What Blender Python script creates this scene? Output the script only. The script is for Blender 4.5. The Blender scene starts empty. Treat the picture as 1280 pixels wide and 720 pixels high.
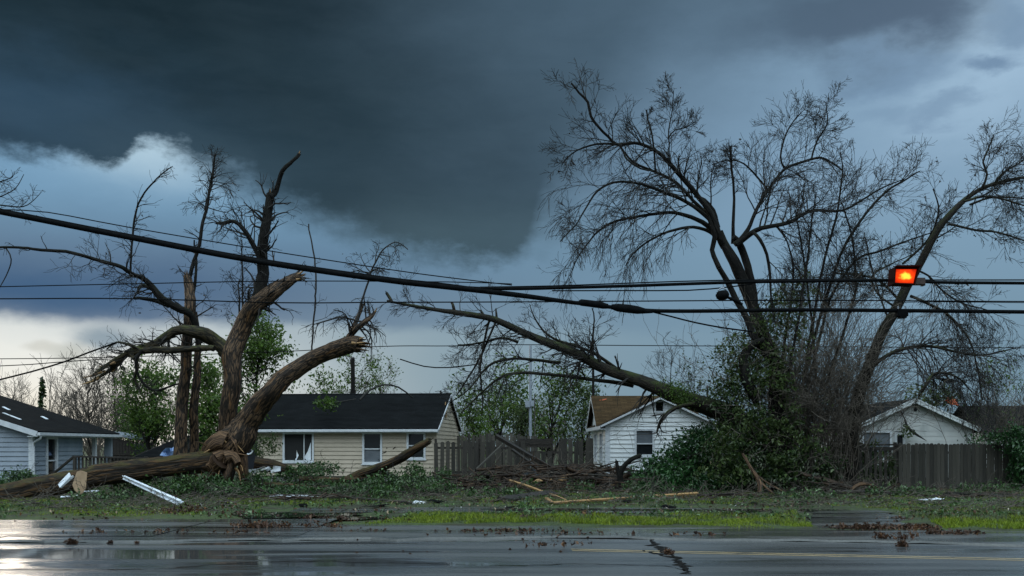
import bpy, math, random
import numpy as np
from mathutils import Vector, Matrix

SC = bpy.context.scene
COL = SC.collection
rng = np.random.default_rng(11)
random.seed(5)
F = 1244.0          # focal length in photo pixels (35 mm lens, 1280 px wide photo)
EYE = 1.6
HY = 557.0          # photo row of the horizon

# ---------------------------------------------------------------- camera
cam_d = bpy.data.cameras.new("camera")
cam = bpy.data.objects.new("camera", cam_d)
COL.objects.link(cam)
cam.location = (0, 0, EYE)
cam.rotation_euler = (math.radians(90), 0, 0)
cam_d.lens = 35.0
cam_d.sensor_width = 36.0
cam_d.shift_y = (HY - 360.0) / 1280.0
cam_d.clip_start = 0.1
cam_d.clip_end = 3000
SC.camera = cam
SC.render.resolution_x, SC.render.resolution_y = 1024, 576

# ---------------------------------------------------------------- exposure
SC.view_settings.view_transform = 'Standard'
SC.view_settings.look = 'None'
SC.view_settings.exposure = 0.0
SC.view_settings.gamma = 1.0
SC.view_settings.use_curve_mapping = False
SC.render.engine = 'CYCLES'
SC.cycles.use_denoising = True
SC.cycles.max_bounces = 6
SC.cycles.diffuse_bounces = 3
SC.cycles.glossy_bounces = 3
SC.cycles.transparent_max_bounces = 8

def lin(c):
    out = []
    for v in c:
        v = v / 255.0
        out.append(v / 12.92 if v <= 0.04045 else ((v + 0.055) / 1.055) ** 2.4)
    return out

# ---------------------------------------------------------------- sun (veiled by the storm cloud)
SUN_AZ, SUN_EL = math.radians(-33), math.radians(9)
sd = bpy.data.lights.new("sun", 'SUN')
sd.energy = 0.5
sd.angle = math.radians(14)
sd.color = (1.0, 0.86, 0.70)
sun = bpy.data.objects.new("sun", sd)
COL.objects.link(sun)
_to = Vector((math.sin(SUN_AZ) * math.cos(SUN_EL), math.cos(SUN_AZ) * math.cos(SUN_EL), math.sin(SUN_EL)))
sun.rotation_euler = _to.to_track_quat('Z', 'Y').to_euler()

# ---------------------------------------------------------------- sky: Nishita behind layers of storm cloud
W = bpy.data.worlds.new("World")
SC.world = W
W.use_nodes = True
wn, wl = W.node_tree.nodes, W.node_tree.links
wn.clear()

def _in(nt_links, sock, v):
    if isinstance(v, (int, float)):
        sock.default_value = v
    elif isinstance(v, (tuple, list)):
        sock.default_value = tuple(v) if len(v) == len(sock.default_value) else tuple(v) + (1.0,)
    else:
        nt_links.new(v, sock)

def wm(op, a, b=0.0, c=0.0, clamp=False):
    n = wn.new('ShaderNodeMath'); n.operation = op; n.use_clamp = clamp
    _in(wl, n.inputs[0], a); _in(wl, n.inputs[1], b); _in(wl, n.inputs[2], c)
    return n.outputs[0]

def wmix(f, a, b):
    n = wn.new('ShaderNodeMix'); n.data_type = 'RGBA'
    _in(wl, n.inputs[0], f); _in(wl, n.inputs[6], a); _in(wl, n.inputs[7], b)
    return n.outputs[2]

def wstep(v, lo, hi):
    n = wn.new('ShaderNodeMapRange'); n.interpolation_type = 'SMOOTHSTEP'
    _in(wl, n.inputs[0], v); _in(wl, n.inputs[1], lo); _in(wl, n.inputs[2], hi)
    return n.outputs[0]

tc = wn.new('ShaderNodeTexCoord')
sep = wn.new('ShaderNodeSeparateXYZ'); wl.new(tc.outputs['Generated'], sep.inputs[0])
DX, DY, DZ = sep.outputs
AZ = wm('ARCTAN2', DX, DY)
EL = wm('ARCSINE', DZ)

def wnoise(scale, detail, rough=0.55, zs=1.0, off=0.0, dist=0.0):
    mp = wn.new('ShaderNodeMapping'); mp.inputs['Scale'].default_value = (1, 1, zs)
    mp.inputs['Location'].default_value = (off, off * 0.7, off * 1.3)
    wl.new(tc.outputs['Generated'], mp.inputs[0])
    n = wn.new('ShaderNodeTexNoise'); n.inputs['Scale'].default_value = scale
    n.inputs['Detail'].default_value = detail; n.inputs['Roughness'].default_value = rough
    n.inputs['Distortion'].default_value = dist
    wl.new(mp.outputs[0], n.inputs['Vector'])
    return n
def sky_at(px, py):
    u, v = (px - 640) / F, (HY - py) / F
    a = math.atan(u)
    return a, math.atan(v * math.cos(a))

n1 = wnoise(5.0, 6, 0.55, 2.2, 0.0)
n2 = wnoise(14.0, 6, 0.6, 2.0, 3.1)
n3 = wnoise(3.0, 5, 0.5, 3.0, 7.7, 0.4)
s1 = wn.new('ShaderNodeSeparateColor'); wl.new(n1.outputs['Color'], s1.inputs[0])
s2 = wn.new('ShaderNodeSeparateColor'); wl.new(n2.outputs['Color'], s2.inputs[0])
N1R, N1G = wm('SUBTRACT', s1.outputs[0], 0.5), wm('SUBTRACT', s1.outputs[1], 0.5)
N2R, N2G = wm('SUBTRACT', s2.outputs[0], 0.5), wm('SUBTRACT', s2.outputs[1], 0.5)
def warp(k1, k2):
    return (wm('ADD', AZ, wm('ADD', wm('MULTIPLY', N1R, k1 * 1.6), wm('MULTIPLY', N2R, k2 * 1.6))),
            wm('ADD', EL, wm('ADD', wm('MULTIPLY', N1G, k1), wm('MULTIPLY', N2G, k2))))
WARPS = {'s': warp(0.05, 0.015), 'm': warp(0.10, 0.06), 'l': warp(0.16, 0.12)}
PX = 1.0 / F

def blob(px, py, sx, sy, w='s', lo=None, hi=None):
    """soft (gaussian) or edged (lo..hi in units of the radius) cloud patch"""
    a0, e0 = sky_at(px, py)
    a, e = WARPS[w]
    x = wm('MULTIPLY', wm('SUBTRACT', a, a0), 1.0 / (sx * PX))
    y = wm('MULTIPLY', wm('SUBTRACT', e, e0), 1.0 / (sy * PX))
    r2 = wm('ADD', wm('MULTIPLY', x, x), wm('MULTIPLY', y, y))
    if lo is None:
        return wm('POWER', 2.71828, wm('MULTIPLY', r2, -0.5))
    return wm('SUBTRACT', 1.0, wstep(wm('SQRT', r2), lo, hi))

def wramp(v, stops, lo, hi):
    """piecewise-linear curve: stops = [(x, value)]"""
    t = wn.new('ShaderNodeMapRange'); _in(wl, t.inputs[0], v)
    t.inputs[1].default_value, t.inputs[2].default_value = lo, hi
    r = wn.new('ShaderNodeValToRGB'); wl.new(t.outputs[0], r.inputs[0])
    el = r.color_ramp.elements
    pts = [((x - lo) / (hi - lo), c) for x, c in stops]
    while len(el) < len(pts): el.new(0.5)
    for e_, (p_, c) in zip(el, sorted(pts, key=lambda q: q[0])):
        e_.position = min(max(p_, 0), 1)
        e_.color = (c, c, c, 1) if isinstance(c, (int, float)) else (*c, 1)
    return r.outputs[0]

# clear-ish grey-blue air between the clouds, by elevation
base = wramp(EL, [(math.radians(d), lin(c)) for d, c in (
    (-3, (104, 124, 136)), (2, (112, 139, 155)), (6, (114, 143, 161)), (11, (111, 144, 167)),
    (15, (114, 146, 173)), (20, (124, 155, 182)), (26, (124, 152, 178)), (45, (100, 118, 132)))],
    math.radians(-3), math.radians(45))
c = base
# left: pale bands, blue band, glowing horizon
c = wmix(wm('MULTIPLY', blob(130, 228, 200, 40), 0.85), c, lin((124, 166, 198)))
c = wmix(wm('MULTIPLY', blob(185, 192, 55, 26), 0.75), c, lin((190, 216, 230)))
c = wmix(wm('MULTIPLY', blob(240, 300, 230, 45), 0.65), c, lin((108, 145, 172)))
c = wmix(wm('MULTIPLY', blob(60, 458, 350, 58), 0.85), c, lin((188, 202, 208)))
c = wmix(wm('MULTIPLY', blob(30, 462, 230, 62), 0.98), c, lin((240, 241, 235)))
c = wmix(wm('MULTIPLY', blob(40, 535, 210, 40), 0.85), c, lin((248, 238, 218)))
c = wmix(wm('MULTIPLY', blob(400, 410, 170, 26), 0.45), c, lin((150, 170, 182)))
c = wmix(wm('MULTIPLY', blob(560, 470, 160, 55), 0.5), c, lin((116, 144, 158)))
_, e405 = sky_at(100, 404)
slab = wm('MULTIPLY', wstep(wm('ADD', WARPS['s'][1], wm('MULTIPLY', N1G, -0.02)), e405 - 0.006, e405 + 0.010),
          blob(20, 362, 400, 52, 's'))
c = wmix(wm('MULTIPLY', slab, 0.98, 0, True), c, lin((60, 93, 128)))
for (x, y, sx, sy, k, col) in ((118, 421, 34, 13, .85, (136, 154, 166)), (75, 437, 20, 10, .6, (176, 180, 172)),
                               (38, 429, 16, 7, .5, (190, 190, 180)), (160, 418, 60, 12, .4, (130, 150, 165))):
    c = wmix(wm('MULTIPLY', blob(x, y, sx, sy, 's', 0.3, 1.6), k), c, lin(col))
# right: soft grey bank, bright gap in the corner, small ragged scraps
c = wmix(wm('MULTIPLY', blob(1120, 230, 260, 130), 0.55), c, lin((136, 166, 190)))
c = wmix(wm('MULTIPLY', blob(1262, 50, 85, 80, 'm'), 0.9), c, lin((164, 193, 217)))
c = wmix(wm('MULTIPLY', blob(1060, 18, 175, 62, 'm', 0.35, 1.35), 0.95), c, lin((82, 101, 122)))
c = wmix(wm('MULTIPLY', blob(1262, 32, 34, 24, 'm', 0.2, 1.5), 0.7), c, lin((112, 140, 168)))
for (x, y, sx, sy, k) in ((1238, 86, 42, 14, .8), (1195, 138, 34, 13, .45), (1120, 140, 38, 14, .3), (1110, 95, 70, 20, .45)):
    c = wmix(wm('MULTIPLY', blob(x, y, sx, sy, 'm', 0.2, 1.5), k), c, lin((104, 132, 162)))
# the big dark storm cloud: its lower edge and how soft that edge is, by bearing
EDGE = [(-400, 150, 30), (-200, 170, 26), (0, 196, 16), (90, 203, 12), (150, 206, 11), (172, 180, 10), (190, 176, 12), (225, 190, 14),
        (280, 222, 24), (360, 258, 34), (440, 296, 34), (520, 324, 24), (600, 330, 15), (645, 328, 16), (662, 312, 28), (676, 292, 60),
        (700, 268, 90), (760, 215, 150), (840, 140, 180), (940, 60, 180), (1050, -30, 170), (1200, -160, 120), (1500, -300, 100)]
A0, A1 = sky_at(-400, 0)[0], sky_at(1500, 0)[0]
edge = wramp(AZ, [(sky_at(x, y)[0], max(0.0, sky_at(x, y)[1])) for x, y, s in EDGE], A0, A1)
soft = wramp(AZ, [(sky_at(x, y)[0], s * PX) for x, y, s in EDGE], A0, A1)
n5 = wnoise(38.0, 6, 0.65, 1.6, 5.3)
ee = wm('ADD', EL, wm('ADD', wm('ADD', wm('MULTIPLY', N1G, 0.055), wm('MULTIPLY', N2G, 0.046)), wm('MULTIPLY', wm('SUBTRACT', n5.outputs[0], 0.5), 0.030)))
dark = wstep(wm('DIVIDE', wm('SUBTRACT', ee, edge), soft), -1.0, 1.0)
n4 = wnoise(11.0, 8, 0.6, 3.5, 1.9, 0.3)
core = wmix(wstep(n3.outputs[0], 0.30, 0.70), lin((14, 30, 37)), lin((28, 46, 55)))
core = wmix(wm('MULTIPLY', blob(10, 140, 150, 48, 'm'), 0.85), core, lin((52, 79, 101)))
core = wmix(wm('MULTIPLY', blob(250, 200, 120, 26, 's'), 0.45), core, lin((66, 90, 106)))
core = wmix(wm('MULTIPLY', blob(900, 110, 250, 190, 'm'), 0.85), core, lin((88, 113, 134)))
core = wmix(wm('MULTIPLY', blob(700, 140, 120, 120, 'm'), 0.25), core, lin((66, 89, 104)))
core = wmix(wm('MULTIPLY', blob(570, 305, 160, 36, 's'), 0.75), core, lin((72, 95, 107)))
core = wmix(wm('MULTIPLY', blob(430, 165, 210, 60, 's'), 0.35), core, lin((28, 47, 56)))
core = wmix(wstep(n4.outputs[0], 0.36, 0.66), core, wmix(0.014, core, lin((150, 180, 200))))
c = wmix(dark, c, core)
# overhead and behind the camera: unseen sky brightened to light the house fronts
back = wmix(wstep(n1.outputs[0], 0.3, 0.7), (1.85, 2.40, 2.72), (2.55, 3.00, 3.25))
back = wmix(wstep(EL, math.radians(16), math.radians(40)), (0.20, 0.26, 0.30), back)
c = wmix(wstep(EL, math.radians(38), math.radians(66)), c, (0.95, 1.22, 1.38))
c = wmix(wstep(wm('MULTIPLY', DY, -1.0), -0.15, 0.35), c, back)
nish = wn.new('ShaderNodeTexSky'); nish.sky_type = 'NISHITA'; nish.sun_disc = False
nish.sun_elevation = SUN_EL; nish.sun_rotation = SUN_AZ
bg1 = wn.new('ShaderNodeBackground'); wl.new(nish.outputs[0], bg1.inputs[0]); bg1.inputs[1].default_value = 0.05
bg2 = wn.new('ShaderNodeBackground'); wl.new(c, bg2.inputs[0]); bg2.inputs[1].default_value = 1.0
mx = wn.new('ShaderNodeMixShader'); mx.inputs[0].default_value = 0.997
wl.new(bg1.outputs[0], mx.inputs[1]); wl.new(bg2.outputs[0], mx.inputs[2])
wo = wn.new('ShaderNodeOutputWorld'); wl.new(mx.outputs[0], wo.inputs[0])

# ================================================================ helpers
def P(px, py, Y):
    """photo direction (px, py) at distance Y"""
    return np.array([(px - 640) / F * Y, Y, EYE + (HY - py) / F * Y])

def GX(px, Y): return (px - 640) / F * Y
def ZY(py, Y): return EYE + (HY - py) / F * Y

class MB:
    """collects tubes, boxes and polygons, then links them as one mesh object"""
    def __init__(s):
        s.v, s.n = [], 0
        s.f = {3: [], 4: []}; s.uv = {3: [], 4: []}; s.sm = {3: [], 4: []}
    def add(s, v, f, uv=None, smooth=False):
        v = np.asarray(v, float).reshape(-1, 3); f = np.asarray(f, int); k = f.shape[1]
        s.v.append(v); s.f[k].append(f + s.n); s.n += len(v)
        s.uv[k].append(np.zeros((len(f) * k, 2)) if uv is None else np.asarray(uv, float).reshape(-1, 2))
        s.sm[k].append(np.full(len(f), smooth))
    def quad(s, a, b, c, d): s.add([a, b, c, d], [[0, 1, 2, 3]], [(0, 0), (1, 0), (1, 1), (0, 1)])
    def tri(s, a, b, c): s.add([a, b, c], [[0, 1, 2]])
    def box(s, lo, hi, M=None):
        x0, y0, z0 = lo; x1, y1, z1 = hi
        v = np.array([(x0, y0, z0), (x1, y0, z0), (x1, y1, z0), (x0, y1, z0), (x0, y0, z1), (x1, y0, z1), (x1, y1, z1), (x0, y1, z1)], float)
        if M is not None: v = np.array([M @ Vector(p) for p in v])
        s.add(v, [[0, 3, 2, 1], [4, 5, 6, 7], [0, 1, 5, 4], [1, 2, 6, 5], [2, 3, 7, 6], [3, 0, 4, 7]])
    def beam(s, a, b, w, h, roll=0.0, w2=None):
        """a board from a to b, w wide, h thick (w2: width at b)"""
        a, b = Vector(a), Vector(b); d = (b - a); L = d.length; d.normalize()
        up = Vector((0, 0, 1)) if abs(d.z) < 0.95 else Vector((0, 1, 0))
        sx = d.cross(up).normalized(); sy = sx.cross(d)
        R = Matrix.Rotation(roll, 3, d); sx = R @ sx; sy = R @ sy
        v = []
        for p, ww in ((a, w), (b, w2 or w)):
            for i, j in ((-1, -1), (1, -1), (1, 1), (-1, 1)):
                v.append(p + sx * i * ww / 2 + sy * j * h / 2)
        s.add(v, [[3, 2, 1, 0], [4, 5, 6, 7], [0, 1, 5, 4], [1, 2, 6, 5], [2, 3, 7, 6], [3, 0, 4, 7]])
    def prism(s, poly, y0, y1):
        """polygon in local x,z pushed from y0 to y1 (convex, as a fan)"""
        n = len(poly)
        v = [(x, y0, z) for x, z in poly] + [(x, y1, z) for x, z in poly]
        s.add(v, [[0, i, i + 1] for i in range(1, n - 1)] + [[n, n + i + 1, n + i] for i in range(1, n - 1)])
        s.add(v, [[i, i + n, (i + 1) % n + n, (i + 1) % n] for i in range(n)])
    def tube(s, pts, rad, k=6, ridge=0.0, cap=True, seed=None, smooth=True):
        pts = np.asarray(pts, float); n = len(pts); rad = np.broadcast_to(np.asarray(rad, float), (n,))
        t = np.gradient(pts, axis=0); t /= np.linalg.norm(t, axis=1)[:, None] + 1e-12
        D = pts[-1] - pts[0]; ref = np.eye(3)[np.argmin(np.abs(D))]
        a = np.cross(t, ref); a /= np.linalg.norm(a, axis=1)[:, None] + 1e-12
        b = np.cross(t, a)
        th = np.linspace(0, 2 * np.pi, k, endpoint=False)
        rr = np.ones((n, k))
        if ridge:
            g = np.random.default_rng(seed if seed is not None else int(abs(pts[0].sum()) * 1000) % 99991)
            Ls = np.concatenate([[0], np.cumsum(np.linalg.norm(np.diff(pts, axis=0), axis=1))]) / (rad.max() + 1e-6)
            prof = g.normal(0, 1, k); tw = g.uniform(-.05, .05) * Ls
            for m in (2, 3, 5):
                rr += ridge * 0.5 * np.sin(m * th[None] + g.uniform(0, 6) + m * tw[:, None] + 0.5 * np.sin(Ls * g.uniform(.15, .4) + g.uniform(0, 6))[:, None]) / math.sqrt(m)
            kn = np.interp(np.arange(n), np.arange(0, n + 4, 4), g.normal(0, 1, len(np.arange(0, n + 4, 4))))
            rr += ridge * 0.28 * g.normal(0, 1, (n, k)) + ridge * 0.45 * prof[None] + ridge * .3 * kn[:, None]
        r = rad[:, None] * rr
        v = pts[:, None] + r[..., None] * (np.cos(th)[None, :, None] * a[:, None] + np.sin(th)[None, :, None] * b[:, None])
        i = np.arange(n - 1)[:, None] * k; j = np.arange(k)[None]; j2 = (j + 1) % k
        f = np.stack([i + j, i + j2, i + k + j2, i + k + j], -1).reshape(-1, 4)
        L = np.concatenate([[0], np.cumsum(np.linalg.norm(np.diff(pts, axis=0), axis=1))])
        u0, u1 = (j / k) + 0 * i, ((j + 1) / k) + 0 * i
        v0 = np.repeat(L[:-1, None], k, 1); v1 = np.repeat(L[1:, None], k, 1)
        R = max(rad.max(), 0.02) * 6
        uv = np.stack([np.stack([u0 * R, v0], -1), np.stack([u1 * R, v0], -1), np.stack([u1 * R, v1], -1), np.stack([u0 * R, v1], -1)], 2)
        s.add(v, f, uv, smooth)
        if cap and k >= 5:
            for e, row in ((pts[0], 0), (pts[-1], n - 1)):
                ring = v[row]; vv = np.vstack([ring, e[None]])
                s.add(vv, [[q, (q + 1) % k, k] for q in range(k)])
    def leaves(s, c, size, up=0.0, g=rng, fold=0.25, aspect=0.6, nrm=None):
        """leaf-shaped quads at points c; up pulls their normals to the sky"""
        c = np.asarray(c, float); n = len(c)
        d = g.normal(0, 1, (n, 3)); d[:, 2] -= 0.5; d /= np.linalg.norm(d, axis=1)[:, None]
        m = g.normal(0, 1, (n, 3)); m[:, 2] += up * 2
        if nrm is not None: m += nrm
        w = np.cross(d, m); w /= np.linalg.norm(w, axis=1)[:, None] + 1e-9
        h = np.cross(w, d)
        S = (size * np.clip(g.lognormal(-.12, .42, n), .35, 1.9))[:, None]
        a = c - d * S * 0.5; b = c + d * S * 0.5; mid = c - d * S * 0.08
        l = mid + w * S * aspect * 0.5 + h * S * fold; r = mid - w * S * aspect * 0.5 + h * S * fold
        v = np.stack([a, r, b, l], 1).reshape(-1, 3)
        s.add(v, np.arange(4 * n).reshape(-1, 4))
    def build(s, name, material, parent=None, M=None):
        me = bpy.data.meshes.new(name)
        V = np.concatenate(s.v)
        if M is not None:
            A = np.array(M); V = V @ A[:3, :3].T + A[:3, 3]
        me.vertices.add(len(V)); me.vertices.foreach_set('co', V.astype(np.float32).ravel())
        idx, start, tot, uv, sm, off = [], [], [], [], [], 0
        for k in (3, 4):
            if not s.f[k]: continue
            f = np.concatenate(s.f[k]); m = len(f)
            idx.append(f.ravel()); start.append(off + np.arange(m) * k); tot.append(np.full(m, k)); off += m * k
            uv.append(np.concatenate(s.uv[k])); sm.append(np.concatenate(s.sm[k]))
        idx = np.concatenate(idx)
        me.loops.add(len(idx)); me.loops.foreach_set('vertex_index', idx.astype(np.int32))
        st = np.concatenate(start)
        me.polygons.add(len(st)); me.polygons.foreach_set('loop_start', st.astype(np.int32))
        me.polygons.foreach_set('loop_total', np.concatenate(tot).astype(np.int32))
        me.polygons.foreach_set('use_smooth', np.concatenate(sm))
        ul = me.uv_layers.new(name='UVMap'); ul.data.foreach_set('uv', np.concatenate(uv).astype(np.float32).ravel())
        me.update(calc_edges=True); me.validate()
        me.materials.append(material)
        o = bpy.data.objects.new(name, me); COL.objects.link(o)
        if parent is not None: o.parent = parent
        return o

def tag(o, label, cat, group=None, kind=None):
    o['label'] = label; o['category'] = cat
    if group: o['group'] = group
    if kind: o['kind'] = kind
    return o

def thing(name, label, cat, loc=(0, 0, 0), rz=0.0, group=None):
    o = bpy.data.objects.new(name, None); COL.objects.link(o)
    o.empty_display_size = 0.2
    o.location = loc; o.rotation_euler = (0, 0, rz)
    return tag(o, label, cat, group)

def struct(o): o['kind'] = 'structure'; return o
def stuff(o): o['kind'] = 'stuff'; return o
def under(o, root):
    """parent o (built in world space) to an unrotated empty"""
    o.parent = root; o.location = -Vector(root.location); return o

def spline(p, step=None, n=None):
    """Catmull-Rom through rows of p (any width)"""
    p = np.asarray(p, float)
    if len(p) == 2: p = np.array([p[0], (p[0] + p[1]) / 2, p[1]])
    q = np.vstack([2 * p[0] - p[1], p, 2 * p[-1] - p[-2]])
    out = []
    for i in range(1, len(q) - 2):
        L = np.linalg.norm((q[i + 1] - q[i])[:3]); m = n or max(2, int(L / step))
        t = np.linspace(0, 1, m, endpoint=False)[:, None]
        out.append(0.5 * (2 * q[i] + (q[i + 1] - q[i - 1]) * t + (2 * q[i - 1] - 5 * q[i] + 4 * q[i + 1] - q[i + 2]) * t ** 2
                          + (3 * q[i] - 3 * q[i + 1] + q[i + 2] - q[i - 1]) * t ** 3))
    out.append(p[-1:]); return np.vstack(out)

# ---------------------------------------------------------------- materials
def new_mat(name):
    m = bpy.data.materials.new(name); m.use_nodes = True
    nt = m.node_tree; bs = nt.nodes['Principled BSDF']
    return m, nt, bs

class N:
    """short-hand for a material node tree"""
    def __init__(s, nt): s.nt = nt; s.l = nt.links
    def tex(s, which='Object', scale=(1, 1, 1), rot=(0, 0, 0)):
        t = s.nt.nodes.new('ShaderNodeTexCoord'); mp = s.nt.nodes.new('ShaderNodeMapping')
        mp.inputs['Scale'].default_value = scale; mp.inputs['Rotation'].default_value = rot
        s.l.new(t.outputs[which], mp.inputs[0]); return mp.outputs[0]
    def noise(s, vec, scale, detail=4, rough=0.55, dist=0.0):
        n = s.nt.nodes.new('ShaderNodeTexNoise'); s.l.new(vec, n.inputs['Vector'])
        n.inputs['Scale'].default_value = scale; n.inputs['Detail'].default_value = detail
        n.inputs['Roughness'].default_value = rough; n.inputs['Distortion'].default_value = dist
        return n.outputs[0]
    def step(s, v, lo, hi, a=0.0, b=1.0):
        n = s.nt.nodes.new('ShaderNodeMapRange'); n.interpolation_type = 'SMOOTHSTEP'
        s.l.new(v, n.inputs[0])
        for i, x in ((1, lo), (2, hi), (3, a), (4, b)): n.inputs[i].default_value = x
        return n.outputs[0]
    def mix(s, f, a, b, blend='MIX'):
        n = s.nt.nodes.new('ShaderNodeMix'); n.data_type = 'RGBA'; n.blend_type = blend
        _in(s.l, n.inputs[0], f); _in(s.l, n.inputs[6], a); _in(s.l, n.inputs[7], b); return n.outputs[2]
    def math(s, op, a, b=0.0, clamp=False):
        n = s.nt.nodes.new('ShaderNodeMath'); n.operation = op; n.use_clamp = clamp
        _in(s.l, n.inputs[0], a); _in(s.l, n.inputs[1], b); return n.outputs[0]
    def bump(s, h, strength, dist, bs):
        n = s.nt.nodes.new('ShaderNodeBump'); s.l.new(h, n.inputs['Height'])
        n.inputs['Strength'].default_value = strength; n.inputs['Distance'].default_value = dist
        s.l.new(n.outputs[0], bs.inputs['Normal'])
    def island(s):
        g = s.nt.nodes.new('ShaderNodeNewGeometry'); return g.outputs['Random Per Island']
    def objrand(s):
        g = s.nt.nodes.new('ShaderNodeObjectInfo'); return g.outputs['Random']
    def normal_z(s):
        g = s.nt.nodes.new('ShaderNodeNewGeometry'); x = s.nt.nodes.new('ShaderNodeSeparateXYZ')
        s.l.new(g.outputs['Normal'], x.inputs[0]); return x.outputs[2]

def M_plain(name, c1, c2, scale=6.0, rough=0.7, bump=0.2, stretch=(1, 1, 1), metal=0.0, isl=0.0, bdist=0.01, c3=None, spec=0.5):
    m, nt, bs = new_mat(name); n = N(nt)
    v = n.tex('Object', stretch)
    a = n.noise(v, scale, 6, 0.6)
    col = n.mix(n.step(a, 0.3, 0.7), c1, c2)
    if c3: col = n.mix(n.step(n.noise(v, scale * 0.23, 5, 0.65, 0.6), 0.52, 0.68), col, c3)
    if isl:
        col = n.mix(isl, col, n.mix(n.island(), tuple(x * 0.45 for x in c1), tuple(min(1, x * 1.6) for x in c2)))
    nt.links.new(col, bs.inputs['Base Color'])
    bs.inputs['Roughness'].default_value = rough; bs.inputs['Metallic'].default_value = metal
    bs.inputs['Specular IOR Level'].default_value = spec
    if bump: n.bump(n.noise(v, scale * 3, 5, 0.65), bump, bdist, bs)
    return m

def M_bark(name, dark, light, moss=None, rough=0.75, su=3.4, sv=1.4, bd=0.04, strip=None):
    m, nt, bs = new_mat(name); n = N(nt)
    uv = n.tex('UV', (su, sv, 1))
    a = n.noise(uv, 3.0, 7, 0.65, 0.8)
    big = n.noise(n.tex('Object'), 0.9, 5, 0.6)
    vo = nt.nodes.new('ShaderNodeTexVoronoi'); vo.feature = 'DISTANCE_TO_EDGE'; vo.inputs['Scale'].default_value = 1.0
    nw = nt.nodes.new('ShaderNodeTexNoise'); nt.links.new(uv, nw.inputs['Vector']); nw.inputs['Scale'].default_value = 2.0; nw.inputs['Detail'].default_value = 4
    va = nt.nodes.new('ShaderNodeVectorMath'); va.operation = 'MULTIPLY_ADD'; nt.links.new(nw.outputs['Color'], va.inputs[0]); va.inputs[1].default_value = (1.3, 1.3, 0)
    nt.links.new(n.tex('UV', (su * 2.6, sv * 1.7, 1)), va.inputs[2]); nt.links.new(va.outputs[0], vo.inputs['Vector'])
    plate = n.step(vo.outputs['Distance'], 0.02, 0.22)
    a = n.math('MULTIPLY', a, n.math('ADD', n.math('MULTIPLY', plate, 0.45), 0.68))
    col = n.mix(n.step(a, 0.34, 0.62), dark, light)
    col = n.mix(n.step(big, 0.35, 0.75, 0.0, 0.55), col, tuple(x * 0.5 for x in dark))
    if strip:   # bark torn away, raw wood shows
        col = n.mix(n.step(n.noise(n.tex('UV', (2.2, 0.5, 1)), 1.6, 4, 0.6, 0.5), 0.60, 0.66), col, strip)
    if moss:
        f = n.math('MULTIPLY', n.step(n.normal_z(), 0.0, 0.8), n.step(n.noise(n.tex('Object'), 2.2, 6, 0.65), 0.42, 0.62))
        col = n.mix(f, col, moss)
    nt.links.new(col, bs.inputs['Base Color'])
    bs.inputs['Roughness'].default_value = rough; bs.inputs['Specular IOR Level'].default_value = 0.3
    n.bump(a, 1.0, bd, bs)
    return m

def M_leaf(name, cs, rough=0.5, trans=0.25):
    m, nt, bs = new_mat(name); n = N(nt)
    r = n.island()
    col = n.mix(n.step(r, 0.0, 0.6), cs[0], cs[1])
    if len(cs) > 2: col = n.mix(n.step(r, 0.72, 0.95), col, cs[2])
    big = n.noise(n.tex('Object'), 1.1, 3)
    col = n.mix(n.step(big, 0.35, 0.65, 0.0, 0.6), col, cs[0])
    nt.links.new(col, bs.inputs['Base Color']); bs.inputs['Roughness'].default_value = rough
    if trans:
        tr = nt.nodes.new('ShaderNodeBsdfTranslucent'); nt.links.new(col, tr.inputs[0])
        mx_ = nt.nodes.new('ShaderNodeMixShader'); mx_.inputs[0].default_value = trans
        nt.links.new(bs.outputs[0], mx_.inputs[1]); nt.links.new(tr.outputs[0], mx_.inputs[2])
        nt.links.new(mx_.outputs[0], nt.nodes['Material Output'].inputs[0])
    return m

def M_glass(name, c=(0.012, 0.014, 0.017), rough=0.04):
    m, nt, bs = new_mat(name)
    bs.inputs['Base Color'].default_value = (*c, 1); bs.inputs['Roughness'].default_value = rough
    return m

MAT = {}
MAT['bark_brown'] = M_bark('bark_brown', (0.010, 0.006, 0.0035), (0.150, 0.090, 0.050), None, 0.65, strip=(0.15, 0.075, 0.030))
MAT['bark_moss'] = M_bark('bark_moss', (0.005, 0.0038, 0.0024), (0.026, 0.020, 0.011), (0.026, 0.036, 0.006), 0.8)
MAT['bark_olive'] = M_bark('bark_olive', (0.010, 0.008, 0.004), (0.070, 0.054, 0.026), (0.050, 0.060, 0.010), 0.75)
MAT['bark_dark'] = M_bark('bark_dark', (0.003, 0.0025, 0.002), (0.011, 0.0095, 0.008), (0.009, 0.013, 0.004), 0.9)
MAT['log'] = M_bark('log', (0.010, 0.006, 0.003), (0.105, 0.056, 0.022), (0.060, 0.050, 0.012), 0.65, 4, 0.6, 0.07)
MAT['root'] = M_bark('root', (0.035, 0.018, 0.009), (0.20, 0.115, 0.060), None, 0.7, 5, 0.9, 0.04)
MAT['twig'] = M_plain('twig', (0.005, 0.0045, 0.004), (0.014, 0.012, 0.010), 4, 0.8, 0)
MAT['twig_grey'] = M_plain('twig_grey', (0.040, 0.034, 0.028), (0.105, 0.087, 0.070), 4, 0.85, 0, isl=0.5)
MAT['stick'] = M_bark('stick', (0.010, 0.006, 0.004), (0.105, 0.062, 0.036), None, 0.6, 8, 1.5, 0.02)
MAT['raw_wood'] = M_plain('raw_wood', (0.22, 0.125, 0.050), (0.40, 0.24, 0.10), 3, 0.65, 0.3, (1, 12, 12), c3=(0.16, 0.085, 0.04))
MAT['dark_plank'] = M_plain('dark_plank', (0.010, 0.008, 0.007), (0.036, 0.028, 0.022), 3, 0.5, 0.5, (1, 8, 8))
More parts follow.
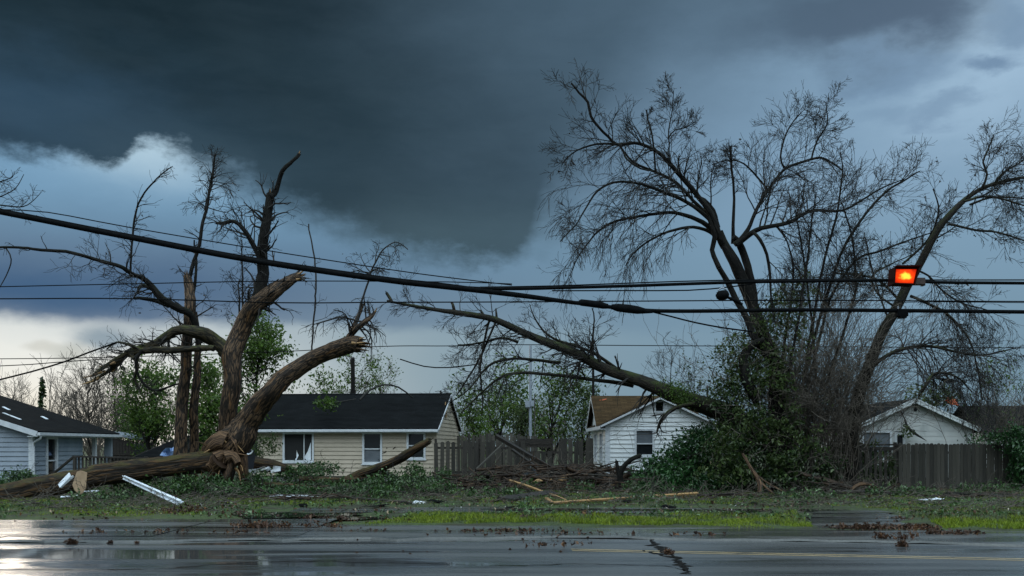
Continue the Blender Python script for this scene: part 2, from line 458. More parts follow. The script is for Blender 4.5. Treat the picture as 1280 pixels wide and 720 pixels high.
MAT['grey_plank'] = M_plain('grey_plank', (0.022, 0.020, 0.016), (0.060, 0.054, 0.044), 3, 0.7, 0.4, (6, 6, 0.6), isl=0.6, c3=(0.018, 0.019, 0.013))
MAT['dark_fence'] = M_plain('dark_fence', (0.014, 0.012, 0.010), (0.042, 0.036, 0.029), 3, 0.65, 0.4, (6, 6, 0.6), isl=0.5, c3=(0.020, 0.020, 0.014))
MAT['white_trim'] = M_plain('white_trim', (0.52, 0.55, 0.60), (0.64, 0.67, 0.71), 5, 0.45, 0.05, c3=(0.52, 0.55, 0.58))
MAT['siding_cream'] = M_plain('siding_cream', (0.42, 0.355, 0.275), (0.48, 0.405, 0.32), 1.4, 0.5, 0.03, (1, 1, 1.4), c3=(0.34, 0.285, 0.21))
MAT['siding_white'] = M_plain('siding_white', (0.66, 0.70, 0.73), (0.78, 0.81, 0.83), 1.4, 0.45, 0.03, c3=(0.56, 0.60, 0.60))
MAT['siding_grey'] = M_plain('siding_grey', (0.40, 0.42, 0.42), (0.52, 0.53, 0.52), 1.4, 0.6, 0.05, c3=(0.26, 0.28, 0.27))
MAT['siding_blue'] = M_plain('siding_blue', (0.23, 0.275, 0.335), (0.29, 0.335, 0.40), 1.4, 0.5, 0.03, c3=(0.18, 0.23, 0.29))
MAT['glass'] = M_glass('glass')
MAT['glass_blind'] = M_plain('glass_blind', (0.10, 0.115, 0.135), (0.14, 0.155, 0.175), 2, 0.25, 0)
MAT['void'] = M_glass('void', (0.004, 0.004, 0.005), 0.6)
MAT['metal'] = M_plain('metal', (0.24, 0.28, 0.33), (0.32, 0.36, 0.42), 4, 0.4, 0.05, metal=0.3)
MAT['white_scrap'] = M_plain('white_scrap', (0.66, 0.72, 0.80), (0.80, 0.84, 0.90), 6, 0.5, 0.1, c3=(0.26, 0.25, 0.21))
MAT['cardboard'] = M_plain('cardboard', (0.22, 0.145, 0.085), (0.29, 0.20, 0.12), 5, 0.8, 0.1)
MAT['rubber'] = M_plain('rubber', (0.002, 0.0025, 0.003), (0.005, 0.006, 0.007), 8, 0.8, 0.1, spec=0.06)
MAT['concrete'] = M_plain('concrete', (0.16, 0.165, 0.165), (0.26, 0.26, 0.25), 3, 0.5, 0.3, c3=(0.09, 0.09, 0.085))
MAT['leaf_ivy'] = M_leaf('leaf_ivy', ((0.007, 0.020, 0.004), (0.034, 0.072, 0.014), (0.095, 0.145, 0.040)), 0.42, 0.15)
MAT['leaf_ground'] = M_leaf('leaf_ground', ((0.014, 0.044, 0.010), (0.075, 0.150, 0.040), (0.21, 0.30, 0.15)), 0.38, 0.15)
MAT['leaf_bush'] = M_leaf('leaf_bush', ((0.010, 0.040, 0.010), (0.036, 0.115, 0.030), (0.12, 0.23, 0.09)), 0.34, 0.15)  # third tone paints bright highlights onto some leaves
MAT['leaf_tree'] = M_leaf('leaf_tree', ((0.045, 0.090, 0.014), (0.10, 0.18, 0.028), (0.17, 0.25, 0.055)), 0.45, 0.45)
MAT['leaf_dark'] = M_leaf('leaf_dark', ((0.028, 0.052, 0.012), (0.065, 0.105, 0.024), (0.12, 0.16, 0.05)), 0.5, 0.35)
MAT['leaf_brown'] = M_leaf('leaf_brown', ((0.024, 0.012, 0.007), (0.085, 0.036, 0.016), (0.17, 0.080, 0.030)), 0.6, 0.1)
MAT['chips'] = M_leaf('chips', ((0.16, 0.10, 0.055), (0.36, 0.27, 0.17), (0.62, 0.64, 0.66)), 0.6, 0)
MAT['bud'] = M_leaf('bud', ((0.020, 0.014, 0.010), (0.045, 0.030, 0.018)), 0.6, 0.2)
MAT['grass_bright'] = M_leaf('grass_bright', ((0.10, 0.155, 0.004), (0.17, 0.235, 0.006), (0.25, 0.29, 0.020)), 0.8, 0.12)
MAT['grass_dull'] = M_leaf('grass_dull', ((0.022, 0.040, 0.006), (0.085, 0.120, 0.014), (0.19, 0.18, 0.05)), 0.5, 0.12)

def M_shingle(name, c1, c2, worn=None):
    m, nt, bs = new_mat(name); n = N(nt)
    t = nt.nodes.new('ShaderNodeTexCoord')
    bt = nt.nodes.new('ShaderNodeTexBrick'); nt.links.new(t.outputs['UV'], bt.inputs['Vector'])
    bt.inputs['Scale'].default_value = 1.0; bt.inputs['Brick Width'].default_value = 0.33; bt.inputs['Row Height'].default_value = 0.145
    bt.inputs['Mortar Size'].default_value = 0.006; bt.offset = 0.5
    bt.inputs['Color1'].default_value = (*c1, 1); bt.inputs['Color2'].default_value = (*c2, 1)
    bt.inputs['Mortar'].default_value = (*[x * 0.3 for x in c1], 1)
    col = bt.outputs['Color']
    col = n.mix(n.step(n.noise(n.tex('Object'), 0.8, 5, 0.6), 0.4, 0.7, 0, 0.5), col, tuple(x * 0.6 for x in c1))
    if worn: col = n.mix(n.step(n.noise(n.tex('Object', (0.5, 1, 1)), 1.3, 5, 0.7), 0.58, 0.72), col, worn)
    nt.links.new(col, bs.inputs['Base Color']); bs.inputs['Roughness'].default_value = 0.7; bs.inputs['Specular IOR Level'].default_value = 0.08
    n.bump(n.noise(n.tex('Object'), 30, 3), 0.3, 0.01, bs)
    return m
MAT['shingle_black'] = M_shingle('shingle_black', (0.0045, 0.0055, 0.0065), (0.009, 0.0105, 0.012))
MAT['shingle_brown'] = M_shingle('shingle_brown', (0.048, 0.030, 0.014), (0.080, 0.050, 0.024), (0.03, 0.022, 0.014))
MAT['shingle_grey'] = M_shingle('shingle_grey', (0.008, 0.0095, 0.011), (0.016, 0.0175, 0.019))

def M_wet_asphalt():
    m, nt, bs = new_mat('wet_asphalt'); n = N(nt)
    o = n.tex('Object'); sx = nt.nodes.new('ShaderNodeSeparateXYZ'); nt.links.new(o, sx.inputs[0])
    # the road sinks towards the left, where water stands in long ruts
    low = n.math('ADD', n.noise(n.tex('Object', (0.06, 0.55, 1)), 1.6, 5, 0.55, 0.5), n.step(sx.outputs[0], 2.5, -3.0, -0.085, 0.055))
    pud = n.step(low, 0.46, 0.58)
    fine = n.noise(o, 70, 4, 0.7)
    col = n.mix(n.step(fine, 0.3, 0.7), (0.062, 0.066, 0.069), (0.135, 0.138, 0.140))
    col = n.mix(n.step(n.noise(n.tex('Object', (0.10, 1.3, 1)), 1.2, 6, 0.6), 0.42, 0.68, 0, 0.7), col, (0.024, 0.027, 0.030))
    col = n.mix(n.math('MULTIPLY', pud, 0.5), col, (0.020, 0.022, 0.024))
    nt.links.new(col, bs.inputs['Base Color'])
    r = n.step(n.noise(n.tex('Object', (0.12, 0.9, 1)), 1.5, 6, 0.65), 0.35, 0.7, 0.22, 0.42)
    mr = nt.nodes.new('ShaderNodeMix'); nt.links.new(pud, mr.inputs[0]); nt.links.new(r, mr.inputs[2]); mr.inputs[3].default_value = 0.05
    nt.links.new(mr.outputs[0], bs.inputs['Roughness'])
    hm = n.math('MULTIPLY', n.math('SUBTRACT', 1.0, pud), fine)
    h2 = n.math('ADD', hm, n.math('MULTIPLY', n.noise(n.tex('Object', (0.3, 1, 1)), 3.0, 3), 0.15))
    n.bump(h2, 0.22, 0.014, bs)
    return m
MAT['asphalt'] = M_wet_asphalt()
def M_wet(name, c1, c2, scale, lo, hi, st=(0.15, 1, 1)):
    m, nt, bs = new_mat(name); n = N(nt)
    a = n.noise(n.tex('Object', st), scale, 6, 0.6, 0.3)
    col = n.mix(n.step(a, 0.35, 0.65), c1, c2)
    col = n.mix(n.step(n.noise(n.tex('Object'), 25, 4, 0.7), 0.35, 0.7, 0, 0.5), col, tuple(x * 0.5 for x in c1))
    nt.links.new(col, bs.inputs['Base Color'])
    nt.links.new(n.step(a, 0.42, 0.62, lo, hi), bs.inputs['Roughness'])
    n.bump(n.noise(n.tex('Object', (0.5, 1, 1)), 14, 5, 0.65), 0.18, 0.02, bs)
    return m
MAT['wet_slab'] = M_wet('wet_slab', (0.055, 0.058, 0.058), (0.12, 0.12, 0.115), 1.6, 0.06, 0.35)
MAT['wet_dirt'] = M_wet('wet_dirt', (0.016, 0.014, 0.012), (0.042, 0.036, 0.028), 2.0, 0.12, 0.6)
MAT['water'] = M_glass('water', (0.010, 0.011, 0.011), 0.02)
MAT['yellow_paint'] = M_plain('yellow_paint', (0.46, 0.33, 0.16), (0.60, 0.46, 0.25), 5, 0.35, 0.1, c3=(0.14, 0.11, 0.07))
def M_ground():
    m, nt, bs = new_mat('lawn_soil'); n = N(nt); o = n.tex('Object')
    a = n.noise(n.tex('Object', (0.5, 1, 1)), 0.9, 7, 0.62)
    col = n.mix(n.step(a, 0.38, 0.60), (0.030, 0.028, 0.016), (0.050, 0.080, 0.018))
    col = n.mix(n.step(n.noise(o, 9, 5, 0.7), 0.40, 0.66, 0, 0.8), col, (0.022, 0.034, 0.010))
    nt.links.new(col, bs.inputs['Base Color']); bs.inputs['Roughness'].default_value = 0.8
    n.bump(n.noise(o, 12, 6, 0.7), 0.8, 0.05, bs)
    return m
MAT['lawn'] = M_ground()

# ================================================================ the setting
def sheet(name, poly, z, mat, sub=None):
    """flat polygon (world x,y) triangulated as a fan strip between near and far edge"""
    near, far = poly
    v = [(x, y, z) for x, y in near] + [(x, y, z) for x, y in far]; n = len(near)
    mb = MB(); mb.add(v, [[i, i + 1, n + i + 1, n + i] for i in range(n - 1)])
    return struct(mb.build(name, mat))

ROAD_Z = -0.06
def road_far(x):   # far edge of the carriageway; it bends a little at both sides
    return float(np.interp(x, [-60, -8.5, -2.6, 0, 3.8, 8.4, 60], [12.0, 16.9, 17.5, 17.9, 17.4, 16.5, 10.0]))
mb = MB()
mb.add([(-1500, -300, -0.10), (1500, -300, -0.10), (1500, 2200, -0.10), (-1500, 2200, -0.10)], [[0, 1, 2, 3]])
struct(mb.build('ground', MAT['lawn']))
xs = np.linspace(-60, 60, 61)
sheet('road', ([(x, -12) for x in xs], [(x, road_far(x) + 0.0) for x in xs]), ROAD_Z, MAT['asphalt'])
# gutter strip of broken wet asphalt between road and verge, a small step higher
def far2(x): return float(np.interp(x, [-60, -9, -3.5, 0, 8.4, 60], [18.5, 20.6, 20.4, 20.2, 19.0, 14.0]))
mb = MB(); xs2 = np.linspace(-60, 60, 241); g = np.random.default_rng(3)
jit = g.normal(0, 0.10, len(xs2)) + 0.18 * np.sin(xs2 * 1.3)
n_ = len(xs2)
v = [(x, road_far(x) + j, ROAD_Z) for x, j in zip(xs2, jit)] + [(x, road_far(x) + j + 0.05, ROAD_Z + 0.035) for x, j in zip(xs2, jit)] + [(x, far2(x) + 0.3, ROAD_Z + 0.04) for x in xs2]
mb.add(v, [[i, i + 1, n_ + i + 1, n_ + i] for i in range(n_ - 1)] + [[n_ + i, n_ + i + 1, 2 * n_ + i + 1, 2 * n_ + i] for i in range(n_ - 1)])
struct(mb.build('gutter', MAT['wet_slab']))

# lawn: one raised uneven sheet from the gutter back to behind the houses
def hgt(x, y):
    return 0.030 * np.sin(x * 0.7 + 1.0) * np.cos(y * 0.6) + 0.02 * np.sin(x * 2.1 + y * 1.3) + 0.012 * np.sin(x * 5.3 - y * 4.1)
gx = np.linspace(-60, 60, 321); gy = np.concatenate([[0], np.linspace(0.05, 30, 130), np.linspace(33, 90, 12)])
Y0 = np.array([far2(x) for x in gx]) + 0.12 * np.sin(gx * 1.7) + g.normal(0, .05, len(gx))
VX = np.repeat(gx[None], len(gy), 0); VY = Y0[None] + gy[:, None]
VZ = hgt(VX, VY) * np.clip(gy[:, None] / 2, 0, 1) + 0.0
VZ[0] = ROAD_Z - 0.02
# drowned path and drive sit in a dip
def in_path(x, y):
    p = np.exp(-((y - (25.3 - 0.02 * x)) / 1.25) ** 2) * (x > -6.5) * (x < 6.5)
    d = np.exp(-((x - (7.3 + (y - 20) * 0.22)) / 1.15) ** 4) * (y < 25.5)
    a = np.exp(-(np.clip(x + 5.0, 0, 9) / 1.2) ** 2) * np.exp(-(np.clip(y - 21.6, 0, 9) / 0.9) ** 2)
    a2 = np.exp(-((x + 4.6) / 1.7) ** 2) * np.exp(-((y - 23) / 2.6) ** 2)
    return np.clip(np.maximum(np.maximum(p, d), np.maximum(a, a2)), 0, 1)
VZ -= 0.09 * in_path(VX, VY) * np.clip(gy[:, None] / 0.3, 0, 1)
ny, nx = VX.shape
idx = np.arange(ny * nx).reshape(ny, nx)
mb = MB()
mb.add(np.stack([VX, VY, VZ], -1).reshape(-1, 3), np.stack([idx[:-1, :-1], idx[:-1, 1:], idx[1:, 1:], idx[1:, :-1]], -1).reshape(-1, 4), None, True)
struct(mb.build('lawn', MAT['lawn']))
def gz(x, y):
    return hgt(np.asarray(x, float), np.asarray(y, float)) - 0.09 * in_path(np.asarray(x, float), np.asarray(y, float))
# wet slabs lying in those dips
mb = MB()
def slab_quads(x0, x1, yf, n, hw, z, gap=0.03):
    e = np.linspace(x0, x1, n + 1)
    for i in range(n):
        a, b = e[i] + gap, e[i + 1] - gap; t = g.normal(0, 0.006, 4)
        ya, yb = yf(a), yf(b)
        mb.add([(a, ya - hw, z + t[0]), (b, yb - hw, z + t[1]), (b, yb + hw, z + t[2]), (a, ya + hw, z + t[3])], [[0, 1, 2, 3]])
slab_quads(-5.6, 6.6, lambda x: 25.3 - 0.02 * x, 9, 0.95, -0.035)
struct(mb.build('path', MAT['wet_slab']))
mb = MB()
for i in range(4):
    y0, y1 = 19.6 + i * 1.5, 19.6 + (i + 1) * 1.5 - 0.05; t = g.normal(0, .008, 4)
    o_ = (y0 - 20) * 0.22 - 2.05
    mb.add([(8.2 + o_, y0, -0.034 + t[0]), (10.5 + o_, y0, -0.034 + t[1]), (10.5 + o_, y1, -0.034 + t[2]), (8.2 + o_, y1, -0.034 + t[3])], [[0, 1, 2, 3]])
struct(mb.build('driveway', MAT['wet_slab']))
mb = MB()   # pale concrete apron at the left
for i in range(7):
    x0 = -22 + i * 2.6; x1 = x0 + 2.56
    for k, (ya, yb) in enumerate(((17.9, 19.6), (19.66, 21.9))):
        t = g.normal(0, .004, 4); s_ = min(0, (x0 + 8)) * 0.07
        mb.add([(x0, ya + s_, -0.014 + t[0]), (x1, ya + s_, -0.014 + t[1]), (x1, yb + s_, -0.012 + t[2]), (x0, yb + s_, -0.012 + t[3])], [[0, 1, 2, 3]])
struct(mb.build('apron', MAT['wet_slab']))
# standing water
def puddle(cx, cy, rx, ry, z, name='puddle'):
    mb = MB(); k = 40; th = np.linspace(0, 2 * np.pi, k, endpoint=False)
    r = 1 + 0.18 * np.sin(3 * th + cx) + 0.12 * np.sin(5 * th + cy) + g.normal(0, .04, k)
    v = np.stack([cx + rx * r * np.cos(th), cy + ry * r * np.sin(th), np.full(k, z)], -1)
    mb.add(np.vstack([v, [[cx, cy, z]]]), [[i, (i + 1) % k, k] for i in range(k)])
    return struct(mb.build(name, MAT['water']))
puddle(-5.2, 23.4, 1.5, 0.9, -0.026); puddle(-3.6, 22.3, 0.9, 0.5, -0.026); puddle(1.6, 25.3, 2.6, 0.34, -0.018)
puddle(6.0, 25.0, 2.2, 0.42, -0.018)
# centre line: two faded yellow stripes
mb = MB()
cl = spline([(-4, 15.75), (0.2, 15.9), (2.0, 15.62), (4.6, 15.1), (7.6, 14.45), (14, 13.0), (30, 9.2)], 0.5)
for off in (-0.13, 0.09):
    for i in range(len(cl) - 1):
        (xa, ya), (xb, yb) = cl[i], cl[i + 1]
        if xa < 0.6: continue
        mb.add([(xa, ya + off - .032, ROAD_Z + .004), (xb, yb + off - .032, ROAD_Z + .004), (xb, yb + off + .032, ROAD_Z + .004), (xa, ya + off + .032, ROAD_Z + .004)], [[0, 1, 2, 3]])
struct(mb.build('road_marking', MAT['yellow_paint']))
# cracks filled with black tar and grit
mb = MB()
def crack(pix, w, seed):
    gg = np.random.default_rng(seed)
    p = np.array([[GX(a, (EYE - ROAD_Z) * F / (b - HY)), (EYE - ROAD_Z) * F / (b - HY)] for a, b in pix])
    c_ = spline(p, 0.12); c_ += gg.normal(0, 0.055, c_.shape) * (1 if w > .025 else .4)
    ww = w * gg.uniform(0.15, 1.8, len(c_))
    t = np.gradient(c_, axis=0); t /= np.linalg.norm(t, axis=1)[:, None] + 1e-9; nn = np.stack([-t[:, 1], t[:, 0]], -1)
    L, R = c_ - nn * ww[:, None], c_ + nn * ww[:, None]; m_ = len(c_)
    v = np.vstack([np.c_[L, np.full(m_, ROAD_Z + .006)], np.c_[R, np.full(m_, ROAD_Z + .006)]])
    mb.add(v, [[i, m_ + i, m_ + i + 1, i + 1] for i in range(m_ - 1)])
crack([(812, 671), (822, 684), (836, 693), (852, 704), (860, 718)], 0.05, 1)
crack([(803, 688), (822, 693), (838, 697)], 0.03, 2)
crack([(380, 702), (500, 704), (640, 707), (720, 705), (830, 708), (856, 714)], 0.016, 3)
crack([(-60, 711), (60, 712), (200, 711), (300, 704), (430, 701)], 0.016, 4)
crack([(60, 679), (220, 676), (430, 675)], 0.02, 5)
struct(mb.build('road_crack', M_plain('tar', (0.004, 0.004, 0.004), (0.012, 0.011, 0.010), 9, 0.85, 0.5, spec=0.1)))

# ================================================================ houses
def siding(mb, uo, z0, z1, row, umin, umax, y=0.0, openings=(), d=0.036):
    """lapped boards on a wall in local (u, z) facing -y; umin/umax are functions of z"""
    nrow = int(math.ceil((z1 - z0) / row))
    for i in range(nrow):
        a, b = z0 + i * row, min(z0 + (i + 1) * row, z1)
        m = (a + b) / 2
        iv = [(umin(a), umax(a), umin(b), umax(b))]
        for (p, q, lo, hi) in openings:
            if lo < m < hi:
                nv = []
                for (l0, r0, l1, r1) in iv:
                    if q <= l0 or p >= r0: nv.append((l0, r0, l1, r1)); continue
                    if p > l0: nv.append((l0, p, l1, p))
                    if q < r0: nv.append((q, r0, q, r1))
                iv = nv
        for (l0, r0, l1, r1) in iv:
            if r0 - l0 < 0.01: continue
            mb.quad((l0, y - d, a), (r0, y - d, a), (r1, y - 0.004, b), (l1, y - 0.004, b))
            mb.quad((l0, y, a), (r0, y, a), (r0, y - d, a), (l0, y - d, a))

def courses(mb, e0, e1, r0, r1, th=0.05, step=0.145):
    """roof slope as stepped shingle courses: eave e0-e1, ridge r0-r1 (world of the house)"""
    e0, e1, r0, r1 = map(np.array, (e0, e1, r0, r1))
    L = np.linalg.norm(r0 - e0); n = max(2, int(L / step))
    nrm = np.cross(e1 - e0, r0 - e0); nrm = nrm / np.linalg.norm(nrm)
    if nrm[2] < 0: nrm = -nrm
    W_ = np.linalg.norm(e1 - e0)
    for i in range(n):
        a, b = i / n, (i + 1) / n
        p0, p1 = e0 + (r0 - e0) * a + nrm * 0.016, e1 + (r1 - e1) * a + nrm * 0.016
        q0, q1 = e0 + (r0 - e0) * b + nrm * 0.004, e1 + (r1 - e1) * b + nrm * 0.004
        va, vb = a * L, b * L
        mb.add([p0, p1, q1, q0], [[0, 1, 2, 3]], [(0, va), (W_, va), (W_, vb), (0, vb)])
        b0, b1 = p0 - nrm * 0.016, p1 - nrm * 0.016
        mb.add([b0, b1, p1, p0], [[0, 1, 2, 3]], [(0, va), (W_, va), (W_, va), (0, va)])
    # underside and edges
    v = [e0, e1, r1, r0, e0 - nrm * th, e1 - nrm * th, r1 - nrm * th, r0 - nrm * th]
    mb.add(v, [[4, 7, 6, 5], [0, 4, 5, 1], [0, 3, 7, 4], [1, 5, 6, 2]])

def window(root, x, z, w, h, y=0.0, rail=None, mull=None, M=None, pane='glass', top=None, fw=0.09, sill=True):
    """window in a wall facing -y; x,z is its lower left corner; parts: window > pane, sill"""
    mb = MB()
    for (a, b, c_, d_) in ((x, x + fw, z, z + h), (x + w - fw, x + w, z, z + h), (x + fw, x + w - fw, z + h - fw, z + h), (x + fw, x + w - fw, z, z + fw)):
        mb.box((a, y - 0.050, c_), (b, y + 0.06, d_))
    if rail: mb.box((x + fw, y - 0.022, z + h * rail - .025), (x + w - fw, y + 0.055, z + h * rail + .025))
    if mull: mb.box((x + w * mull - .022, y - 0.018, z + fw), (x + w * mull + .022, y + 0.052, z + h - fw))
    wo_ = mb.build('window', MAT['white_trim'], root, M)
    def pn(z0, z1, m):
        p = MB(); p.box((x + fw, y + 0.022, z0), (x + w - fw, y + 0.032, z1)); p.build('pane', MAT[m], wo_, M)
    if rail and top:
        pn(z + fw, z + h * rail - .025, pane); pn(z + h * rail + .025, z + h - fw, top)
    else:
        pn(z + fw, z + h - fw, pane)
    if sill:
        s_ = MB(); s_.box((x - 0.03, y - 0.085, z - 0.05), (x + w + 0.03, y + 0.03, z - 0.003)); s_.build('sill', MAT['white_trim'], wo_, M)
    return wo_

def RotZ(a): return Matrix.Rotation(a, 4, 'Z')
def RotM(x, y, z, a): return Matrix.Translation((x, y, z)) @ RotZ(a)

# ---- the cream house (front wall faces the street, right gable seen at a slant)
def cream_house():
    yaw = math.radians(-5)
    cx, cy = GX(545, 44.0), 44.0
    H = thing('bungalow', 'cream sided bungalow with black shingle roof and a broken window, behind the torn trunk', 'house', (cx, cy, 0), yaw)
    w, dp, hw = 8.3, 7.0, 2.42      # local: x from -w to 0, y from 0 to dp
    rz = 3.98; ov = 0.30; gv = 0.14
    s44 = F / 44.0
    def lx(px): return (px - 545) / s44
    def lz(py): return EYE + (HY - py) / s44
    ops = [(lx(349), lx(389.5), lz(578), lz(540)), (lx(451.5), lx(477), lz(580), lz(540)), (lx(508), lx(532), lz(574), lz(540))]
    mb = MB()
    mb.box((-w, 0.035, -0.2), (-0.035, dp - .035, hw))                        # wall core
    siding(mb, 0, 0.25, hw, 0.185, lambda z: -w, lambda z: 0.0, 0.0, ops)
    # right gable wall: local frame turned by +90 deg: u = y, facing +x
    R = Matrix.Rotation(math.radians(90), 4, 'Z')
    g1 = MB(); slope = (rz - hw) / (dp / 2)
    siding(g1, 0, 0.25, rz - 0.12, 0.185, lambda z: max(0.0, (z - hw) / slope) if z > hw else 0.0,
           lambda z: dp - (max(0.0, (z - hw) / slope) if z > hw else 0.0), 0.0)
    A = np.array(R)
    for V in g1.v: V[:] = V @ A[:3, :3].T
    mb.v += g1.v; mb.f[4] += [f + mb.n for f in g1.f[4]]; mb.uv[4] += g1.uv[4]; mb.sm[4] += g1.sm[4]; mb.n += g1.n
    mb.add([(-0.05, 0, hw), (-0.05, dp, hw), (-0.05, dp / 2, rz - .1)], [[0, 1, 2]])
    mb.add([(-w + .05, 0, hw), (-w + .05, dp, hw), (-w + .05, dp / 2, rz - .1)], [[0, 1, 2]])
    mb.build('wall', MAT['siding_cream'], H)
    f = MB(); f.box((-w, 0.005, -0.05), (0.0, dp, 0.245)); f.build('foundation', MAT['concrete'], H)
    t = MB(); t.box((-0.10, -0.034, 0.25), (0.036, 0.0, hw)); t.box((0.002, 0.0, 0.25), (0.036, 0.10, hw)); t.build('corner_trim', MAT['siding_cream'], H)
    r = MB(); e = ov * slope
    courses(r, (-w - ov, -ov, hw - e + .07), (gv, -ov, hw - e + .07), (-w - ov, dp / 2, rz + .07), (gv, dp / 2, rz + .07))
    courses(r, (gv, dp + ov, hw - e + .07), (-w - ov, dp + ov, hw - e + .07), (gv, dp / 2, rz + .07), (-w - ov, dp / 2, rz + .07))
    r.tube([(-w - ov, dp / 2, rz + .075), (gv, dp / 2, rz + .075)], 0.05, 6)
    r.build('roof', MAT['shingle_black'], H)
    b = MB(); b.box((-w - ov, -ov - .012, hw - e - .13), (gv, -ov + .02, hw - e + .035)); b.box((-w - ov, -ov + .022, hw - e - .10), (gv, -.03, hw - e - .075))
    for s_ in (0, 1):
        ya, yb = (-ov, dp / 2) if s_ == 0 else (dp + ov, dp / 2)
        b.beam((gv + .02, ya, hw - e - 0.01), (gv + .02, yb, rz - .01), 0.03, 0.10)
    b.build('fascia', MAT['white_trim'], H)
    gu = MB(); gu.box((-w - ov, -ov - .11, hw - e - .075), (gv, -ov - .016, hw - e + .03)); gu.build('gutter', MAT['white_trim'], H)
    # torn gable board
    gb = MB(); gb.beam((.07, 2.3, 2.95), (.07, 2.5, 3.55), 0.03, 0.5); gb.build('torn_panel', MAT['raw_wood'], H)['label'] = 'torn bare plywood panel hanging in the gable'
    o = ops[0]; wo1 = window(H, o[0], o[2], o[1] - o[0], o[3] - o[2], -0.005, mull=0.68, pane='void')
    cu = MB()
    for (a, b_, c_, d_, e_) in ((0.90, 1.02, 1.28, 0.10, .9), (0.52, 0.60, 0.62, 0.10, .55)):
        cu.add([(o[0] + a, .018, o[2] + .10), (o[0] + c_, .016, o[2] + .10), (o[0] + c_, .012, o[2] + e_), (o[0] + b_ + .12, .014, o[2] + e_ * .55)], [[0, 1, 2, 3]])
    cu.build('torn_curtain', MAT['white_scrap'], wo1)
    o = ops[1]; window(H, o[0], o[2], o[1] - o[0], o[3] - o[2], -0.005, rail=0.47, pane='glass_blind', top='glass')
    o = ops[2]; window(H, o[0], o[2], o[1] - o[0], o[3] - o[2], -0.005, rail=0.5)
    gg = np.random.default_rng(2)
    for _ in range(7):
        x, z = lx(gg.uniform(455, 520)), gg.uniform(0.6, 1.9); st = MB(); st.beam((x, -.03, z), (x + gg.uniform(-.2, .2), -.03, z + gg.uniform(-.12, .12)), .02, .03); st.build('splinter', MAT['stick'], H)
    return H
cream_house()

